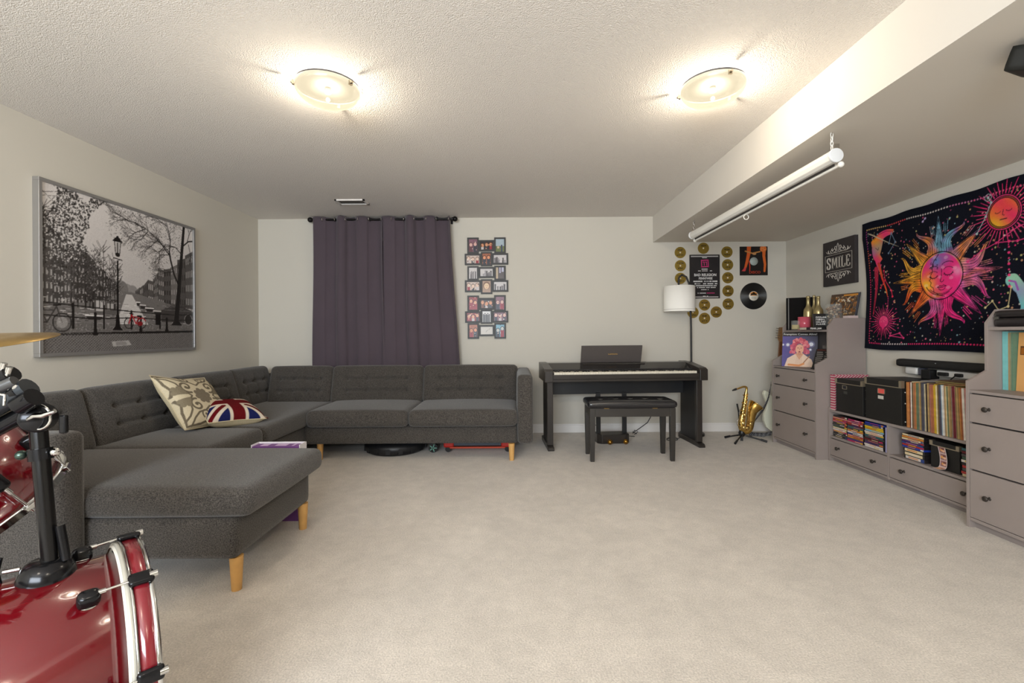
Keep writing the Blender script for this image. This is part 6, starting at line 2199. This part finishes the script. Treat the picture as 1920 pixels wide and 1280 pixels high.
# ================================================================== BLACK SPEAKER UNDER THE LOWER CEILING
sp_ = thing('ceiling_speaker', 'small black satellite speaker bracketed under the lower ceiling, cut off by the photo edge', 'speaker', (2.0, 1.72, 2.08))
Ms_ = T(1.935, 1.665, 2.135) @ Matrix.Rotation(R(28), 4, 'Z') @ Matrix.Rotation(R(20), 4, 'X') @ Matrix.Rotation(R(-6), 4, 'Y')
soft('cabinet', (.19, .12, .085), .02, .008, Ms_, mat('speaker_black', (22, 24, 22), .6), sp_)
MB(Ms_).box(-.085, .085, -.066, -.058, -.036, .036).build('grille', mat('grille_black', (16, 16, 16), .9, bump=(600, .5, .001)), sp_)
mb = MB(); mb.cyl((1.95, 1.70, 2.15), (1.96, 1.73, ZS), .010); mb.cyl((1.96, 1.73, ZS - .006), (1.96, 1.73, ZS), .03)
mb.build('bracket', BLK, sp_)

# ================================================================== DRUM KIT
RED = mat('red_lacquer', (98, 4, 15), .12, noise=(5, .15, 3), coat=1.0, spec=.7)
REDL = mat('red_hoop_lacquer', (116, 22, 32), .2, coat=.6)
CHR = mat('chrome', (200, 200, 198), .12, 1.0)
BCH = mat('black_chrome', (30, 30, 32), .18, .6)
HEAD = mat('drum_head', (214, 208, 196), .5)
al_ = R(47)
ax = Vector((math.cos(al_), math.sin(al_), 0))
dh = Vector((math.sin(al_), -math.cos(al_), 0))      # toward the camera in the hoop plane
HC = Vector((-1.04, 1.26, .295))
bd = thing('bass_drum', 'glossy red bass drum with chrome edged red hoop, beside the chaise', 'bass drum', (HC.x - .2, HC.y - .2, 0))
def ang(th, r, t): return HC + ax * t + (dh * math.sin(th) + Vector((0, 0, 1)) * math.cos(th)) * r
MB().lathe([(.250, -.47), (.257, -.465), (.257, -.047), (.250, -.043), (.250, -.47)], HC, ax, 96, cap=False).build('shell', RED, bd)
for t0, s in ((-.035, 1), (-.495, -1)):
    MB().lathe([(.268, -.024), (.272, -.022), (.272, .0), (.266, .001), (.0, .002)], HC + ax * t0, ax * 1.0, 72, cap=False).build('drum_head', HEAD, bd)
    h_ = MB().lathe([(.262, -.008), (.280, -.008), (.280, .034), (.262, .034), (.262, -.008)], HC + ax * (t0 + (.0 if s > 0 else -.026)), ax, 96, cap=False).build('hoop', REDL, bd)
    for q, wq in ((-.010, .005), (.026, .010)):
        MB().lathe([(.279, q), (.2835, q), (.2835, q + wq), (.279, q + wq), (.279, q)], HC + ax * (t0 + (.0 if s > 0 else -.026)), ax, 96, cap=False).build('hoop_trim', CHR, h_)
    MB().lathe([(.258, -.019), (.2785, -.019), (.2785, -.009), (.258, -.009), (.258, -.019)], HC + ax * t0, ax, 96, cap=False).build('flesh_hoop', mat('grey_flesh_hoop', (176, 172, 160), .4, .2), bd)
for k in range(8):
    th = R(-12 + 45 * k)
    rd = (ang(th, 1, 0) - HC).normalized(); tg = ax.cross(rd)
    lug = MB().lathe([(.0, .0), (.020, .0), (.021, .004), (.020, .018), (.014, .030), (.0, .034)], ang(th, .256, -.118), rd, 20)
    lug = MB()
    c_ = ang(th, .262, -.118)
    Ml = Matrix(((ax.x, tg.x, rd.x, c_.x), (ax.y, tg.y, rd.y, c_.y), (ax.z, tg.z, rd.z, c_.z), (0, 0, 0, 1)))
    lo = soft('lug', (.044, .036, .044), .007, .015, Ml @ T(0, 0, .008), BCH, bd)
    MB().lathe([(.0, 0), (.0205, 0), (.0205, .002), (0, .002)], c_ - rd * .005, rd, 20).build('lug_gasket', CHR, lo)
    MB().cyl(ang(th, .283, -.100), ang(th, .291, -.002), .0032, n=10).build('tension_rod', CHR, bd)
    MB().cyl(ang(th, .283, -.102), ang(th, .2835, -.088), .0062, n=12).build('rod_ferrule', CHR, bd)
    c2 = ang(th, .288, -.022)
    Ml = Matrix(((ax.x, tg.x, rd.x, c2.x), (ax.y, tg.y, rd.y, c2.y), (ax.z, tg.z, rd.z, c2.z), (0, 0, 0, 1)))
    cl = soft('claw', (.052, .034, .016), .007, .007, Ml, BCH, bd)
    MB().cyl(ang(th, .290, -.006), ang(th, .291, .010), .0085, n=14).build('claw_bolt', CHR, cl)
for s in (-1, 1):
    a_ = ang(s * R(118), .258, -.12); b__ = a_ + (dh * s * .16 + ax * .16); b__.z = .012
    MB().cyl(a_, b__, .008).build('spur', CHR, bd)
    MB().cyl(b__, (b__.x, b__.y, 0.0), .012).build('spur_foot', RUB, bd)
# tom mount on the shell
mc = Vector((-1.165, 1.125, .545))
mt = MB()
mt.lathe([(.055, -.008), (.056, .004), (.050, .026), (.040, .040), (.030, .046), (.0, .046)], mc, (0, 0, 1), 28)
mb_ = mt.build('mount_base', BCH, bd)
MB().tube([mc + Vector((-.05, -.015, .03)), mc + Vector((-.075, -.03, .03))], .005, 8).build('wing_bolt', CHR, mb_)
for s in (-1, 1):
    MB().obox(mc + Vector((-.082, -.034, .03 + s * .020)), (1, 0, 0), (0, 1, 0), (.25 * s, 0, .97), .012, .008, .034).build('wing_nut', BCH, mb_, bevel=.003)
pt = W(72, 800, Y=1.13)
p_b = mc + Vector((0.008, 0, .04))
MB().tube([p_b, pt], .0175, 16).build('mount_post', mat('black_post', (20, 19, 19), .22, .4), bd)
MB().tube([p_b + Vector((.030, .01, 0)), p_b.lerp(pt, .26) + Vector((.024, .008, 0))], .010, 12).build('mount_rod', BCH, bd)
cc_ = p_b.lerp(pt, .80)
dd_ = (pt - p_b).normalized()
cl = MB().cyl(cc_ - dd_ * .014, cc_ + dd_ * .014, .024, n=18).build('memory_clamp', BCH, bd)
MB().ball(cc_ + Vector((-.036, -.012, .0)), .012, n=12).build('clamp_screw', mat('green_grey_metal', (70, 86, 78), .3, .8), cl)
MB().ball(cc_ + Vector((.036, .0, .004)), .011, n=12).build('clamp_screw', CHR, cl)
# ratchet clamp at the top of the post
tcn = W(72, 782, Y=1.10)
vd = (tcn - Vector((0, 0, H))).normalized()
mb = MB(); mb.lathe([(0, -.03), (.034, -.03), (.036, -.022), (.036, .022), (.034, .03), (0, .03)], tcn, -vd, 26)
rc = mb.build('ratchet_clamp', BCH, bd)
MB().tube([tcn - vd * .032 + Vector((.036 * .8 * math.cos(a), .0, .036 * .8 * math.sin(a))) for a in [2 * math.pi * k / 24 for k in range(24)]], .003, 8, closed=True).build('clamp_ring', CHR, rc)
w0 = tcn - vd * .045
MB().tube([w0 + Vector((-.026, 0, -.006)), w0 + Vector((-.008, 0, .004)), w0 + Vector((.012, 0, .004)), w0 + Vector((.040, 0, .014))], [.005, .007, .007, .004], 8).build('wing_nut', CHR, rc)
MB().obox(w0 + Vector((.040, .02, -.020)), (1, 0, 0), (0, 1, 0), (0, 0, 1), .016, .012, .046).build('clamp_lever', BCH, rc, bevel=.004)
arm0 = W(60, 766, Y=1.10); arm1 = W(-60, 830, Y=1.08)
MB().tube([arm0 + (arm0 - arm1) * .12, arm1], .021, 14).build('mount_arm', BCH, rc)
a2, b2_ = W(20, 742, Y=1.07), W(-60, 790, Y=1.05)
MB().tube([a2 + Vector((.045, 0, .02)), b2_], .024, 14).build('mount_arm', mat('dark_arm', (52, 56, 60), .3, .5), rc)
MB().tube([W(28, 714, Y=1.05), W(-60, 752, Y=1.03)], .0125, 14).build('holder_rod', mat('grey_rod', (84, 84, 84), .3, .5), rc)
MB().tube([W(8, 760, Y=1.02), W(9, 741, Y=1.02), W(-20, 735, Y=1.02)], .003, 8).build('wire_clip', CHR, rc)
for q in ((14, 698), (20, 728), (27, 730), (4, 690)):
    c_ = W(*q, Y=1.05); MB().cyl(c_ - Vector((.005, 0, .016)), c_ + Vector((.005, 0, .012)), .006, n=10).build('adjust_bolt', CHR, rc)
for q, r in (((8, 708), .020), ((24, 740), .018), ((50, 752), .022)):
    c_ = W(*q, Y=1.06); MB().cyl(c_ - Vector((.018, 0, .010)), c_ + Vector((.018, 0, .010)), r, n=14).build('clamp_block', BCH, rc)

# tom drum behind the post
tn = Vector((.29, .524, -.801)).normalized()
TCc = W(-10, 952, Y=1.30)
tom = thing('tom_drum', 'glossy red tom drum mounted above the bass drum, cut off by the photo edge', 'tom drum', TCc)
TR = .182
MB().lathe([(TR - .012, -.30), (TR - .010, -.302), (TR - .010, -.02), (TR - .016, -.016), (TR - .016, -.30)], TCc, tn, 72, cap=False).build('shell', RED, tom)
MB().lathe([(TR - .012, -.004), (0, -.002)], TCc, tn, 48, cap=False).build('drum_head', HEAD, tom)
MB().lathe([(TR - .012, -.306), (0, -.308)], TCc, tn, 48, cap=False).build('drum_head', HEAD, tom)
for t0 in (-.020, -.318):
    MB().lathe([(TR - .008, t0), (TR + .004, t0 - .0), (TR + .008, t0 + .003), (TR + .008, t0 + .006), (TR + .002, t0 + .008), (TR + .002, t0 + .024), (TR - .008, t0 + .026), (TR - .008, t0)], TCc, tn, 72, cap=False).build('rim', CHR, tom)
u_ = tn.orthogonal().normalized(); w_ = tn.cross(u_)
# start angle so one lug faces the camera below the post
toc = (Vector((0, 0, H)) - TCc); toc = (toc - tn * toc.dot(tn)).normalized()
sd = tn.cross(toc)
for k in range(8):
    th = R(-12 + 45 * k)
    rd = toc * math.cos(th) + sd * math.sin(th)
    tg = tn.cross(rd)
    c_ = TCc + rd * (TR - .004) - tn * .115
    Ml = Matrix(((tn.x, tg.x, rd.x, c_.x), (tn.y, tg.y, rd.y, c_.y), (tn.z, tg.z, rd.z, c_.z), (0, 0, 0, 1)))
    soft('lug', (.062, .040, .040), .008, .014, Ml @ T(0, 0, .008), BCH, tom)
    q0, q1 = TCc + rd * (TR + .012) - tn * .090, TCc + rd * (TR + .006) + tn * .008
    MB().cyl(q0, q1, .0038, n=10).build('tension_rod', CHR, tom)
    MB().cyl(q0, q0 + tn * .022, .0068, n=10).build('rod_ferrule', CHR, tom)
    MB().obox(TCc + rd * (TR + .006) - tn * .008, rd, tg, tn, .020, .026, .012).build('rim_ear', CHR, tom, bevel=.002)
# bracket joining the tom to the mount arm
MB().tube([TCc - tn * .16 + toc * (TR - .005), arm1 + Vector((0, .02, 0))], .014, 12).build('mount_bracket', BCH, tom)
# cymbal at the far left
CYB = mat('cymbal_bronze', (168, 140, 88), .34, .85, noise=(40, .10, 4), spec=.5)
tip = W(103, 631.5, Y=1.35)
cyn = Vector((.10, -.045, 1)).normalized()
cyc = tip + Vector((-.262, -.02, .0))
cyc.z = tip.z - .010
cy = thing('crash_cymbal', 'thin bronze cymbal seen nearly edge on at the left photo edge', 'cymbal', (cyc.x, cyc.y, 0))
cn = Vector((-.03, -.17, 1)).normalized()
MB().lathe([(.0, .030), (.012, .030), (.030, .022), (.040, .012), (.12, .004), (.212, -.010), (.212, -.0115), (.12, .0025), (.04, .0105), (.0, .0285)], cyc - cn * .0, cn, 96, cap=False).build('bronze_disc', CYB, cy)
MB().lathe([(.0, .03), (.012, .03), (.012, .055), (.004, .058), (.004, .075), (0, .075)], cyc, cn, 16, cap=False).build('wing_nut', CHR, cy)
MB().cyl((cyc.x, cyc.y, cyc.z + .03), (cyc.x - .02, cyc.y - .02, .25), .009).build('stand_pole', CHR, cy)
for k in range(3):
    a = k * 2.094 + .5
    MB().cyl((cyc.x - .02, cyc.y - .02, .30), (cyc.x - .02 + .28 * math.cos(a), cyc.y - .02 + .28 * math.sin(a), .01), .007).build('stand_leg', CHR, cy)
